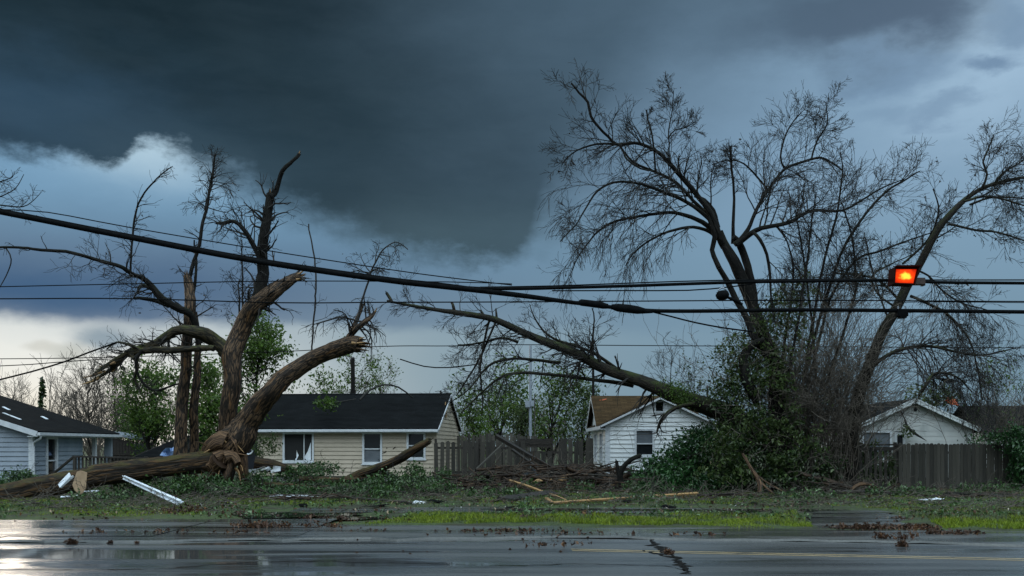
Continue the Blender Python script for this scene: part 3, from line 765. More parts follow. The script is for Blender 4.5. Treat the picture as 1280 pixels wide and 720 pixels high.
# ---- the white house
def white_house():
    X0, Y0 = GX(757.5, 42.0), 42.0
    H = thing('cottage', 'white sided cottage with brown shingle roof, under the fallen limb', 'house', (X0, Y0, 0), 0)
    s = F / 42.0
    def lx(px): return (px - 757.5) / s
    def lz(py): return EYE + (HY - py) / s
    Wd = lx(893); ap = Wd / 2 - 0.02; he = 2.50; rz = lz(497) - .05; dp = 7.6; ov = 0.25
    sl = (rz - he) / ap
    ops = [(lx(793), lx(818), lz(570.5), lz(536)), (lx(819), lx(829.5), lz(514.5), lz(502))]
    mb = MB()
    mb.box((0.035, 0.035, -.2), (Wd - .035, dp, he))
    mb.add([(0.0, 0.03, he), (Wd, 0.03, he), (ap, .03, rz)], [[0, 1, 2]])
    siding(mb, 0, 0.2, rz - .06, 0.185, lambda z: max(0.0, (z - he) / sl), lambda z: Wd - max(0.0, (z - he) / sl), 0.0, ops)
    # left wall faces -x: turn boards by -90 deg and run them back
    g1 = MB(); sideops = [(-6.9 + .0, -6.9 + .0, 0, 0)]
    lw = [(1.3, 2.6, lz(578), lz(538)), (4.2, 5.6, lz(578), lz(538))]
    siding(g1, 0, 0.2, he, 0.185, lambda z: -dp, lambda z: 0.0, 0.0, [(-q, -p, lo, hi) for (p, q, lo, hi) in lw])
    A = np.array(Matrix.Rotation(math.radians(-90), 4, 'Z'))
    for V in g1.v: V[:] = V @ A[:3, :3].T
    mb.v += g1.v; mb.f[4] += [f + mb.n for f in g1.f[4]]; mb.uv[4] += g1.uv[4]; mb.sm[4] += g1.sm[4]; mb.n += g1.n
    # rear wing gable to the left
    yr = 5.0; rz2 = 3.86; half = 2.75
    mb.add([(0.0, yr - half, he), (0.0, yr + half, he), (0.0, yr, rz2)], [[0, 2, 1]])
    mb.build('wall', MAT['siding_white'], H)
    f = MB(); f.box((0.006, 0.006, -.05), (Wd - .006, dp, .195)); f.build('foundation', MAT['concrete'], H)
    t = MB(); t.box((-.036, -.036, .2), (.17, 0.0, he)); t.box((-.036, 0.002, .2), (-.002, .17, he)); t.build('corner_trim', MAT['white_trim'], H); t = MB(); t.box((Wd - .14, -.036, .2), (Wd + .03, 0, he)); t.build('corner_trim', MAT['white_trim'], H)
    r = MB(); e = ov * sl
    courses(r, (-ov, -ov, he - e + .08), (-ov, dp, he - e + .08), (ap, -ov, rz + .08), (ap, dp, rz + .08))
    courses(r, (Wd + ov, dp, he - e + .08), (Wd + ov, -ov, he - e + .08), (ap, dp, rz + .08), (ap, -ov, rz + .08))
    s2 = (rz2 - he) / half
    courses(r, (-ov, yr - half - ov, he - ov * s2 + .09), (4.5, yr - half - ov, he - ov * s2 + .09), (-ov, yr, rz2 + .09), (4.5, yr, rz2 + .09))
    courses(r, (4.5, yr + half + ov, he - ov * s2 + .09), (-ov, yr + half + ov, he - ov * s2 + .09), (4.5, yr, rz2 + .09), (-ov, yr, rz2 + .09))
    r.build('roof', MAT['shingle_brown'], H)
    b = MB()
    b.beam((-ov, -ov + .012, he - e + .02), (ap, -ov + .012, rz + .02), 0.03, 0.08); b.beam((Wd + ov, -ov + .012, he - e + .02), (ap, -ov + .012, rz + .02), 0.03, 0.08)
    b.beam((-ov + .01, yr - half - ov, he - ov * s2 + .01), (-ov + .01, yr, rz2 + .01), .03, .09); b.beam((-ov + .01, yr + half + ov, he - ov * s2 + .01), (-ov + .01, yr, rz2 + .01), .03, .14)
    b.box((-ov - .01, -.2, he - e - .10), (-.04, dp, he - e - .07)); b.box((-ov - .03, -.22, he - e - .09), (-ov - .012, dp, he - e + .05))
    b.build('fascia', MAT['white_trim'], H)
    o = ops[0]; window(H, o[0], o[2], o[1] - o[0], o[3] - o[2], -0.005, rail=0.46, top='glass_blind', fw=.085)
    o = ops[1]; v = MB()
    for i in range(5): v.beam((o[0] + .04, -.02, o[2] + .06 + i * .075), (o[1] - .04, -.02, o[2] + .06 + i * .075), 0.05, 0.02, 0.5)
    v.box((o[0] + .03, .012, o[2]), (o[1] - .03, .03, o[3])); v.build('vent', MAT['glass'], H)
    fr = MB(); x0, x1, z0, z1 = o[0] - .05, o[1] + .05, o[2] - .05, o[3] + .05
    for q in ((x0, x0 + .07, z0, z1), (x1 - .07, x1, z0, z1), (x0 + .07, x1 - .07, z1 - .07, z1), (x0 + .07, x1 - .07, z0, z0 + .07)): fr.box((q[0], -.045, q[2]), (q[1], -.002, q[3]))
    fr.build('vent_frame', MAT['white_trim'], H)
    Ml = Matrix.Rotation(math.radians(-90), 4, 'Z')
    for (p, q, lo, hi) in lw: window(H, -q, lo, q - p, hi - lo, -0.005, rail=.5, mull=.5, M=Ml, pane='void', fw=.12)
    return H
white_house()

# ---- grey garage behind the right fence
def garage():
    Y0 = 45.0; s = F / Y0
    X0 = GX(1141, Y0)
    H = thing('garage', 'small weathered pale garage with peeling gable trim, behind the right fence', 'garage', (X0, Y0, 0), 0)
    def lx(px): return (px - 1141) / s
    def lz(py): return EYE + (HY - py) / s
    hw_ = 2.62; he = 2.42; rz = lz(501); sl = (rz - he) / hw_; dp = 6; ov = .28
    ops = [(lx(1077), lx(1114), lz(575), lz(539)), (lx(1118), lx(1131), lz(580), lz(541))]
    mb = MB(); mb.box((-hw_ + .03, .035, -.2), (hw_ - .03, dp, he)); mb.add([(-hw_, .03, he), (hw_, .03, he), (0, .03, rz)], [[0, 1, 2]])
    siding(mb, 0, .1, rz - .05, .24, lambda z: -hw_ + max(0, (z - he) / sl), lambda z: hw_ - max(0, (z - he) / sl), 0, ops, .016)
    mb.build('wall', MAT['siding_grey'], H)
    r = MB(); e = ov * sl
    courses(r, (-hw_ - ov, -ov, he - e + .09), (-hw_ - ov, dp, he - e + .09), (0, -ov, rz + .09), (0, dp, rz + .09))
    courses(r, (hw_ + ov, dp, he - e + .09), (hw_ + ov, -ov, he - e + .09), (0, dp, rz + .09), (0, -ov, rz + .09))
    r.build('roof', MAT['shingle_grey'], H)
    b = MB()
    for sg in (-1, 1):
        b.beam((sg * (hw_ + ov), -ov - .016, he - e), (0, -ov - .016, rz), 0.03, 0.20)
        b.beam((sg * (hw_ + ov), -ov - .036, he - e + .07), (0, -ov - .036, rz + .07), 0.03, 0.06)
    b.box((-hw_ - .02, -.03, .1), (-hw_ + .12, 0, he - .1)); b.box((hw_ - .12, -.03, .1), (hw_ + .02, 0, he - .1))
    b.build('gable_trim', M_plain('peeling_trim', (0.54, .58, .60), (.66, .70, .72), 5, .6, .2, c3=(.20, .21, .20)), H)
    o = ops[0]; window(H, o[0], o[2], o[1] - o[0], o[3] - o[2], -.005, pane='glass_blind', fw=.07, sill=False)
    o = ops[1]; window(H, o[0], o[2], o[1] - o[0], o[3] - o[2], -.005, pane='glass', fw=.10, sill=False)
    v = MB(); v.tube([(0.1, -.02, 3.22), (0.1, -.05, 3.22)], .08, 10); v.build('vent', MAT['glass'], H)
    return H
garage()

# ---- grey-blue house at the left with its porch and deck
def blue_house():
    Y0 = 36.0; XW = -17.35
    H = thing('ranch_house', 'blue-grey sided house with dark shingle roof and porch, at the left edge', 'house', (XW, Y0, 0), 0)
    wd, dp, he = 10.0, 6.9, 2.12; rz = 3.72; sl = (rz - he) / (wd / 2); ov = .32
    mb = MB(); mb.box((-wd, .035, -.2), (-.035, 4.2, he)); mb.box((-wd, 4.2, -.2), (-1.4, dp, he)); mb.add([(-wd, .03, he), (0, .03, he), (-wd / 2, .03, rz)], [[0, 1, 2]])
    mb.add([(-wd, dp - .03, he), (0, dp - .03, he), (-wd / 2, dp - .03, rz)], [[0, 2, 1]])
    siding(mb, 0, .2, rz - .06, .17, lambda z: -wd + max(0, (z - he) / sl), lambda z: -max(0, (z - he) / sl), 0)
    g1 = MB(); siding(g1, 0, .2, he, .17, lambda z: 0.0, lambda z: 4.2, 0.0, [(1.0, 1.95, .35, 1.98)])
    A = np.array(Matrix.Rotation(math.radians(90), 4, 'Z'))
    for V in g1.v: V[:] = V @ A[:3, :3].T
    mb.v += g1.v; mb.f[4] += [f + mb.n for f in g1.f[4]]; mb.uv[4] += g1.uv[4]; mb.sm[4] += g1.sm[4]; mb.n += g1.n
    mb.build('wall', MAT['siding_blue'], H)
    Ml = Matrix.Rotation(math.radians(90), 4, 'Z')
    window(H, 1.0, .35, .95, 1.63, -.005, rail=.42, M=Ml, fw=.14)
    t = MB(); t.box((-.12, -.034, .2), (.034, 0, he)); t.box((.002, 0, .2), (.034, .12, he)); t.build('corner_trim', MAT['white_trim'], H)
    r = MB(); e = ov * sl
    courses(r, (-wd - ov, -ov, he - e + .10), (-wd - ov, dp + ov, he - e + .10), (-wd / 2, -ov, rz + .10), (-wd / 2, dp + ov, rz + .10))
    courses(r, (ov, dp + ov, he - e + .10), (ov, -ov, he - e + .10), (-wd / 2, dp + ov, rz + .10), (-wd / 2, -ov, rz + .10))
    r.build('roof', MAT['shingle_grey'], H)
    b = MB()
    for sg in (-1, 1): b.beam((-wd / 2 + sg * (wd / 2 + ov), -ov - .016, he - e + .0), (-wd / 2, -ov - .016, rz + .0), .03, .19)
    b.box((ov - .02, -ov, he - e - .10), (ov + .014, dp + ov, he - e + .055)); b.box((-.03, -ov, he - e - .10), (ov - .022, dp + ov, he - e - .075))
    b.box((-1.4, 4.2, he - .12), (-.03, dp, he - .02))
    b.build('fascia', MAT['white_trim'], H)
    gu = MB(); gu.box((ov + .016, -ov, he - e - .05), (ov + .12, dp + ov, he - e + .055)); gu.build('gutter', MAT['white_trim'], H)
    ds = MB(); ds.tube(spline([(ov + .06, -.2, he - e - .05), (ov + .05, -.16, he - e - .16), (.10, -.06, he - e - .30), (.08, -.05, he - .6), (.08, -.05, .1)], .1), .045, 8); ds.build('downspout', MAT['white_trim'], H)
    ps = MB(); ps.box((-.10, 5.35, .0), (.05, 5.5, he - .12)); ps.build('porch_post', MAT['white_trim'], H)
    p2 = MB(); p2.box((-.15, dp - .2, 0), (.15, dp - .02, he - .12)); p2.build('porch_post', MAT['siding_blue'], H)
    gg = np.random.default_rng(8)
    for (a, b_, l) in ((.25, 1.2, 1.0), (.5, 3.0, .5), (.3, 3.9, .45), (.62, .8, .9)):
        x = ov - a * (wd / 2 + ov); z = he - e + .135 + a * (wd / 2 + ov) * sl
        ss = MB(); ss.beam((x, b_, z), (x - l * .8, b_ + .3, z + l * .8 * sl), .10, .02); ss.build('roof_scrap', MAT['white_scrap'], H)
    return H
blue_house()
def deck_rail():
    D = thing('deck_railing', 'weathered dark wooden deck railing beside the blue-grey house', 'railing', (-15.4, 36.2, 0), 0)
    f = MB(); f.beam((-1.7, 0.2, 0.3), (-.5, 0, 1.22), .12, .06); f.beam((-.5, 0, 1.20), (2.0, .5, 1.14), .12, .06); f.beam((-.5, 0, .55), (2.0, .5, .5), .08, .05)
    f.build('rail', MAT['dark_plank'], D)
    for i in range(3):
        p = MB(); p.box((-.5 + i * 1.2 - .05, i * .25 - .05, 0), (-.5 + i * 1.2 + .05, i * .25 + .05, 1.2)); p.build('post', MAT['dark_fence'], D)
    b = MB()
    for i in range(19): x = -.38 + i * .125; b.box((x - .03, .05 + (x + .5) * .2 - .02, .5), (x + .03, .05 + (x + .5) * .2 + .02, 1.17))
    b.build('baluster', MAT['dark_fence'], D)
deck_rail()
# shed beyond the porch
def shed():
    Y0 = 47.0; s = F / Y0
    H = thing('shed', 'small dark board shed with a pale sloping roof, beyond the porch', 'shed', (GX(135, Y0), Y0, 0), 0)
    b = MB(); w = 1.25
    for i in range(9): b.box((i * w / 9 + .006, 0, -.1), ((i + 1) * w / 9 - .006, .04, 2.0 - i * .03))
    b.box((0, .05, -.1), (w - .01, 2.5, 1.7)); b.box((-.02, -.03, 1.15), (w, -.005, 1.25)); b.build('wall', MAT['dark_plank'], H)
    r = MB(); r.add([(-.3, -.2, 2.28), (w + .08, -.2, 1.98), (w + .08, 2.8, 1.98), (-.3, 2.8, 2.28), (-.3, -.2, 2.2), (w + .08, -.2, 1.9), (w + .08, 2.8, 1.9), (-.3, 2.8, 2.2)],
                    [[0, 1, 2, 3], [4, 7, 6, 5], [0, 4, 5, 1], [1, 5, 6, 2], [2, 6, 7, 3], [3, 7, 4, 0]]); r.build('roof', MAT['metal'], H)
shed()
# collapsed dark roof with a blue tarp behind the fallen trunk
def wreck():
    W_ = thing('collapsed_shed', 'collapsed shed roof lying tilted behind the fallen trunk', 'shed', (GX(200, 43), 43, 0), 0)
    r = MB(); s = F / 43.0
    def q(px, py, dy): return ((px - 200) / s, dy, EYE + (HY - py) / s)
    courses(r, q(172, 572, -.6), q(226, 572, .2), q(216, 545, 1.2), q(262, 541, 2.0)); r.build('roof', MAT['shingle_black'], W_)
    b = MB(); b.beam(q(170, 574, -.6), q(216, 547, 1.2), .06, .12); b.beam(q(216, 590, .2), q(240, 545, .3), .08, .1); b.build('rafter', MAT['dark_plank'], W_)
wreck()
t = MB()
gg = np.random.default_rng(4); s42 = 42.2
pts = [[P(a + gg.uniform(-1, 1), b_ + gg.uniform(-1, 1), s42 + .4 * gg.uniform(-1, 1)) for a, b_ in row] for row in
       ([(199, 569), (206, 570), (213, 571), (219, 570)], [(203, 564), (208, 564), (214, 564), (219, 563)], [(207, 560), (211, 560), (215, 560), (218, 558)])]
for i in range(2):
    for j in range(3): t.add([pts[i][j], pts[i][j + 1], pts[i + 1][j + 1], pts[i + 1][j]], [[0, 1, 2, 3]])
tag(t.build('tarp', M_plain('tarp_blue', (.10, .19, .42), (.34, .46, .68), 3, .4, .1)), 'crumpled blue and white tarp draped on the collapsed roof', 'tarp')
# dark house far right
def far_house():
    Y0 = 62.0; s = F / Y0
    H = thing('bungalow', 'dark roofed bungalow far back behind the right fence', 'house', (GX(1232, Y0), Y0, 0), 0)
    w = 7; m = MB(); m.box((0, 0, -.2), (w, 6, 2.4)); m.build('wall', MAT['siding_grey'], H)
    r = MB(); courses(r, (-.3, -.3, 2.35), (w + .3, -.3, 2.35), (-.3, 3, 4.2), (w + .3, 3, 4.2)); courses(r, (w + .3, 6.3, 2.35), (-.3, 6.3, 2.35), (w + .3, 3, 4.2), (-.3, 3, 4.2)); r.build('roof', MAT['shingle_grey'], H)
far_house()

# ================================================================ fences
def picket(mb, x, w, h, y=0.0, th=.022, lean=0.0, g=rng, top='dog'):
    dx = lean * h; yj = g.uniform(-.008, .008)
    c_ = w * .28 if top == 'dog' else 0.0
    if top == 'broken': prof = [(0, 0), (w, 0), (w + dx, h * g.uniform(.9, 1)), (w * .6 + dx, h * g.uniform(.93, 1.05)), (w * .3 + dx, h * g.uniform(.85, .95)), (dx, h)]
    else: prof = [(0, 0), (w, 0), (w + dx, h - c_), (w - c_ + dx, h), (c_ + dx, h), (dx, h - c_)]
    mb.prism([(x + a, b) for a, b in prof], y + yj - th, y + yj)

def fence_right():
    Yf = 36.0; s = F / Yf
    x0, x1, x2 = GX(1040, Yf), GX(1123, Yf), GX(1330, Yf)
    Fn = thing('board_fence', 'tight grey dog-eared board fence, in front of the pale garage', 'fence', (x1, Yf, 0))
    g_ = np.random.default_rng(21)
    a = MB(); x = 0.0
    while x < x2 - x1:
        w = g_.uniform(.125, .15); picket(a, x, w - .008, 1.70 + g_.normal(0, .018), 0, lean=g_.normal(0, .004), g=g_); x += w
    for V in a.v: V[:, 2] -= .03
    a.build('boards', MAT['grey_plank'], Fn)
    for z in (.35, 1.30):
        r = MB(); r.box((0, .004, z), (x2 - x1, .045, z + .09)); r.build('rail', MAT['dark_fence'], Fn)
    for i in range(4):
        p = MB(); p.box((i * 2.1 - .05, .047, -.1), (i * 2.1 + .05, .14, 1.6)); p.build('post', MAT['dark_fence'], Fn)
    Fl = thing('picket_fence', 'gappy slatted fence section with dark top rail, left of the tight boards', 'fence', (x0, Yf + .05, 0))
    b = MB(); x = 0.0
    while x < x1 - x0 - .12:
        picket(b, x, .105, 1.55 + g_.normal(0, .02), 0, lean=g_.normal(0, .012), g=g_, top='flat'); x += g_.uniform(.155, .19)
    b.build('pickets', MAT['dark_fence'], Fl)
    for z, h in ((.30, .09), (1.42, .13), (1.60, .06)):
        r = MB(); r.box((0, -.07 if z > 1 else .004, z), (x1 - x0 - .02, -.025 if z > 1 else .05, z + h)); r.build('rail', MAT['dark_plank'], Fl)
    for i in range(2):
        p = MB(); p.box((x1 - x0 - .12 - i * 1.3, .05, -.1), (x1 - x0 - .02 - i * 1.3, .15, 1.72)); p.build('post', MAT['dark_plank'], Fl)
fence_right()

def fence_mid():
    Yf = 43.3; s = F / Yf
    g_ = np.random.default_rng(22)
    x0, x1 = GX(543, Yf), GX(656, Yf)
    A = thing('picket_fence', 'dark gappy picket fence with missing boards, between the cream and white houses', 'fence', (x0, Yf, 0))
    b = MB(); x = 0.0; i = 0
    while x < x1 - x0:
        px = 543 + x * s
        if not (600 < px < 606 or 570 < px < 574 or 628 < px < 633): picket(b, x, .20 if px > 568 else .17, 1.78 + g_.normal(0, .03), 0, lean=g_.normal(0, .008), g=g_, top='dog' if px < 568 else 'flat')
        x += .245 if px < 568 else g_.uniform(.21, .29); i += 1
    b.build('pickets', MAT['dark_fence'], A)
    for z in (.4, 1.45):
        r = MB(); r.box((0, .004, z), (x1 - x0, .05, z + .10)); r.build('rail', MAT['dark_plank'], A)
    for k in range(3):
        p = MB(); p.box((k * 1.9, .05, -.1), (k * 1.9 + .1, .15, 1.9)); p.build('post', MAT['dark_plank'], A)
    x0, x1 = GX(657, Yf), GX(739, Yf)
    B = thing('picket_fence', 'dark weathered fence with a horizontal patch board on top, touching the white cottage', 'fence', (x0, Yf + .1, 0))
    b = MB(); x = 0.0
    while x < x1 - x0:
        px = 657 + x * s; h = 1.35 if px < 687 else 1.98
        if not (690 < px < 692 or 700 < px < 704): picket(b, x, .19, h + g_.normal(0, .03), 0, lean=g_.normal(0, .01), g=g_, top='flat' if h < 1.5 else 'broken')
        x += g_.uniform(.20, .27)
    b.build('pickets', MAT['dark_fence'], B)
    r = MB(); r.box((-.3, -.07, 1.52), (1.08, -.02, 1.90)); r.box((-.3, -.09, 1.64), (1.08, -.072, 1.72)); r.build('patch_board', MAT['dark_plank'], B)
    for z in (.4, 1.25):
        r = MB(); r.box((0, .004, z), (x1 - x0, .05, z + .10)); r.build('rail', MAT['dark_plank'], B)
    for k in range(2):
        p = MB(); p.box((1.1 + k * 1.6, .05, -.1), (1.2 + k * 1.6, .15, 1.95)); p.build('post', MAT['dark_plank'], B)
    Yb = 50.0; x0, x1 = GX(572, Yb), GX(668, Yb)
    Cc = thing('board_fence', 'taller grey board fence further back, seen over the gappy picket fence', 'fence', (x0, Yb, 0))
    b = MB(); x = 0.0
    while x < x1 - x0:
        picket(b, x, .15, 2.12 + g_.normal(0, .05), 0, lean=g_.normal(0, .01), g=g_, top='dog'); x += .175
    b.build('boards', MAT['grey_plank'], Cc)
fence_mid()

# ================================================================ trees
def rot_axis(v, ax, ang):
    return v * math.cos(ang) + np.cross(ax, v) * math.sin(ang) + ax * ax.dot(v) * (1 - math.cos(ang))
def unit(v): return v / (np.linalg.norm(v) + 1e-12)

class Cfg:
    def __init__(s, **k):
        s.wig = .22; s.grav = .0; s.seg = .22; s.nc = (0, 3, 4, 5); s.ang = (.45, 1.05); s.ratio = (.40, .68); s.rmin = .005; s.flat = .75; s.endr = .35; s.rr = .55
        s.__dict__.update(k)

TIPS = []
def grow(mb, p, d, L, r, lev, c, g):
    n = max(3, int(L / (c.seg * (1 if lev < 2 else 1.5))) + 1); st = L / n
    pts = [p]; d = unit(d); dirs = [d]
    for i in range(n):
        d = unit(d + g.normal(0, c.wig, 3) * (1, c.flat, 1) + np.array((0, 0, c.grav)) * (1 + .5 * i / n))
        pts.append(pts[-1] + d * st); dirs.append(d)
    pts = np.array(pts); rad = np.maximum(np.linspace(r, r * c.endr, n + 1), c.rmin)
    mb.tube(pts, rad, 5 if r > .02 else 3, cap=False)
    if lev <= 0:
        TIPS.append(pts[-1]); TIPS.append(pts[len(pts) // 2]); return
    k = c.nc[min(lev, len(c.nc) - 1)]; k = max(1, int(round(k * g.uniform(.7, 1.3))))
    for t in g.uniform(.18, 1.0, k):
        i = min(n - 1, int(t * n)); f = t * n - i
        q = pts[i] * (1 - f) + pts[i + 1] * f; dd = dirs[i + 1]
        ax = unit(np.cross(dd, g.normal(0, 1, 3) * (1, 1.0, 1)))
        nd = rot_axis(dd, ax, g.uniform(*c.ang)); nd = unit(nd * (1, c.flat, 1))
        grow(mb, q, nd, L * g.uniform(*c.ratio) * (1.1 - .4 * t), max(c.rmin, rad[i] * c.rr), lev - 1, c, g)

RSCALE = 1.0
def limb_path(pix, Y, g, bow=0.0, step=.25, wig=.012):
    """pix rows: (px, py, radius_px[, dY]) -> world points and radii"""
    rows = []
    m = len(pix); ph = g.uniform(0, 6)
    for i, q in enumerate(pix):
        dy = q[3] if len(q) > 3 else bow * (i / (m - 1)) + (.12 * math.sin(i * 1.3 + ph) if i else 0)
        p = P(q[0], q[1], Y + dy); rows.append([*p, q[2] * RSCALE / F * (Y + dy)])
    s = spline(rows, step)
    kk = np.arange(0, len(s) + 5, 5); jit_ = np.stack([np.interp(np.arange(len(s)), kk, g.normal(0, 1, len(kk))) for _ in range(3)], -1)
    s[1:-1, :3] += (g.normal(0, wig * .25, (len(s), 3)) + jit_ * (wig + s[:, 3:4] * .10))[1:-1]
    s[:, 3] = np.maximum(s[:, 3], .006)
    return s[:, :3], s[:, 3]

def sprout(mb, pts, rad, n, L, lev, c, g, t0=.1, t1=1.0, up=None, rf=.5, side=None):
    """side branches along a limb; up pulls them up (+) or down (-); L falls towards the tip"""
    m = len(pts)
    for t in g.uniform(t0, t1, n):
        i = min(m - 2, int(t * (m - 1))); f = t * (m - 1) - i
        q = pts[i] * (1 - f) + pts[i + 1] * f; d = unit(pts[i + 1] - pts[i])
        ax = unit(np.cross(d, g.normal(0, 1, 3)))
        nd = rot_axis(d, ax, g.uniform(.55, 1.25)) * (1, c.flat, 1)
        if up is not None: nd = nd + np.array((0, 0, up))
        if side is not None: nd = nd + np.array(side)
        grow(mb, q, unit(nd), L * g.uniform(.55, 1.2) * (1.15 - .45 * t), min(max(c.rmin, rad[i] * rf), .05), lev, c, g)

# ---------------------------------------------------------------- left: the torn tree and its fallen trunk
YL = 32.0
RSCALE = .93
gL = np.random.default_rng(101)
LT = thing('torn_tree', 'thick storm-torn tree with broken stubs, split at its base, its second trunk fallen left', 'tree', (GX(285, YL), YL, 0))
def lpart(mb, name, mat, lab=None):
    o = under(mb.build(name, MAT[mat]), LT)
    if lab: o['label'] = lab
    return o
cfgL = Cfg(nc=(0, 3, 4, 4), wig=.26, flat=.9, seg=.15, rmin=.0052, ratio=(.45, .8))
twL = MB()
def limb(name, pix, Y, mat, k=9, ridge=.12, bow=0., broken=True, part=lpart, step=.12, wig=.012, g=gL, lab=None):
    pts, rad = limb_path(pix, Y, g, bow, step, wig)
    mb = MB(); mb.tube(pts, rad, k, ridge, seed=abs(int(pix[0][0] * 7 + pix[-1][1])))
    if broken:      # splintered end
        d = unit(pts[-1] - pts[-3]); R = rad[-1]
        for _ in range(7):
            o = unit(np.cross(d, g.normal(0, 1, 3))) * R * g.uniform(.3, .85)
            a = pts[-1] - d * R * .8 + o; mb.tube([a, a + d * R * g.uniform(1.0, 2.6) + o * .2], [R * .33, R * .04], 5)
    o = part(mb, name, mat, lab)
    return pts, rad
# upright trunk, bending to the right in a torn stub
pA, rA = limb('trunk', [(276, 606, 21), (281, 575, 16), (284, 545, 12.5), (287, 505, 12), (289, 470, 12.5), (288, 447, 14), (296, 425, 13), (307, 403, 12.5), (322, 381, 12), (340, 366, 10.5), (358, 354, 8.5), (376, 346, 5.5)], YL, 'bark_brown', 16, .10)
pB, rB = limb('limb', [(317, 392, 9), (324, 368, 8), (328, 342, 7), (327, 318, 6.5), (328, 296, 6.3), (333, 272, 6), (338, 243, 5.2)], YL, 'bark_dark', 11, .12)
pC, rC = limb('limb', [(338, 246, 3.6), (343, 243, 3.6), (349, 226, 3.2), (353, 212, 3), (362, 203, 2.6), (374, 193, 2.2)], YL, 'bark_dark', 8, .12)
pD, rD = limb('limb', [(324, 322, 3.6), (316, 306, 3.3), (307, 291, 3), (298, 281, 2.7), (289, 277, 2.6), (281, 279, 2.8), (270, 279, 1.6)], YL, 'bark_dark', 8, .14)
# the big right limb
pE, rE = limb('limb', [(266, 592, 22), (284, 564, 18.5), (302, 537, 17), (322, 508, 15.5), (340, 485, 13.5), (357, 468, 12), (378, 454, 11), (405, 442, 10.5), (432, 434, 11.5), (449, 431, 10.5)], YL - .35, 'bark_brown', 18, .11, -.6)
pF, rF = limb('limb', [(431, 433, 6.5), (437, 421, 5), (446, 411, 4.2), (457, 401, 3.8), (468, 391, 2.4)], YL - .85, 'bark_brown', 8, .14)
pG, rG = limb('limb', [(440, 415, 3.4), (447, 398, 3.0), (454, 380, 2.0)], YL - .85, 'bark_brown', 7, .12)
# mossy limb crossing to the left, broken and drooping
pH, rH = limb('limb', [(290, 448, 11), (282, 437, 10), (270, 427, 9.5), (255, 418, 9), (243, 415, 8), (228, 413, 6), (212, 420, 5.5), (196, 429, 5), (178, 436, 4.4), (160, 442, 3.8), (146, 456, 3.2), (132, 467, 2), (114, 477, 1.6)], YL, 'bark_olive', 11, .12, -.5)
pI, rI = limb('limb', [(268, 436, 3.6), (240, 437, 4.0), (215, 437, 4.2), (190, 438, 4.2), (165, 441, 4), (146, 451, 3.4), (130, 460, 2.6), (117, 469, 2)], YL - .6, 'bark_olive', 9, .12)
pI2, rI2 = limb('limb', [(176, 437, 3), (160, 430, 2), (146, 428, 1.4), (134, 436, 1)], YL - .6, 'bark_olive', 7, .1)
pI3, rI3 = limb('limb', [(163, 442, 3), (172, 458, 2), (168, 474, 1.6), (176, 490, 1.1)], YL - .6, 'bark_olive', 7, .1)
pI4, rI4 = limb('limb', [(178, 438, 2.6), (170, 454, 2), (176, 476, 1.8), (196, 488, 1.8), (222, 480, 1.2)], YL - .7, 'bark_dark', 7, .1)
for q_, dx, dz in ((pH[-1], -.5, -.22), (pH[-6], -.5, -.1), (pI[-1], -.5, -.2), (pI[-5], -.45, -.16), (pA[-1], .3, .12), (pA[-1] + (0, -.08, .1), .34, .2), (pA[-1] + (0, -.1, -.08), .26, .05), (pE[-1], .3, -.05), (pE[-1] + (0, -.12, .16), .34, .06), (pE[-1] + (.02, -.1, -.16), .26, -.1), (pE[-1] + (0, -.2, .03), .4, .0), (pF[-1], .15, .2), (pC[-1], .07, .12), (pB[-1], .02, .25)):
    m_ = MB(); a0 = np.array(q_); pts = spline([a0 - (dx * .5, 0, dz * .5), a0, a0 + (dx * .6, -.05, dz * .6 + .03)], .1); m_.tube(pts, np.linspace(.05, .008, len(pts)), 6, .25); lpart(m_, 'splinter', 'raw_wood')
# fallen trunk and the ripped root crown
pJ, rJ = limb('fallen_trunk', [(292, 572, 11), (272, 578, 15.5), (248, 579, 14), (222, 580.5, 13.5), (190, 585, 13.5), (155, 590, 14), (120, 596, 14.5), (85, 602, 14.5), (50, 608.5, 14.5), (15, 615, 14), (-30, 620, 13), (-80, 624, 11)], YL - .4, 'log', 18, .09, -2.6, lab='thick mossy brown trunk lying on the ground')
for pix, y in (([(268, 562, 11), (258, 568, 7), (248, 572, 4.5), (234, 571, 2.4)], -.5), ([(270, 575, 12), (283, 570, 8), (288, 580, 5), (284, 596, 4.4), (283, 603, 3)], -.9),
               ([(262, 580, 12), (268, 588, 8), (260, 597, 5), (256, 604, 3)], -.9), ([(284, 572, 9), (293, 572, 6), (298, 580, 4)], -.95), ([(290, 560, 11), (300, 570, 8), (303, 590, 6), (305, 606, 4)], -.3),
               ([(280, 552, 15), (270, 556, 12), (262, 564, 9), (258, 574, 5)], -.7), ([(276, 575, 12), (266, 582, 10), (258, 584, 7)], -1.0)):
    limb('root', pix, YL + y, 'root', 10, .16, 0, False)
nk = MB(); pn = [P(253, 548, YL - .2), P(268, 560, YL - .5), P(285, 548, YL - .5), P(302, 538, YL - .45)]
mbk = MB(); pk, rk = limb_path([(262, 572, 9), (276, 548, 13), (293, 535, 14), (306, 527, 10)], YL - .55, gL, 0, .1)
mbk.tube(pk, rk * .9, 16, .28); lpart(mbk, 'burl', 'bark_brown')
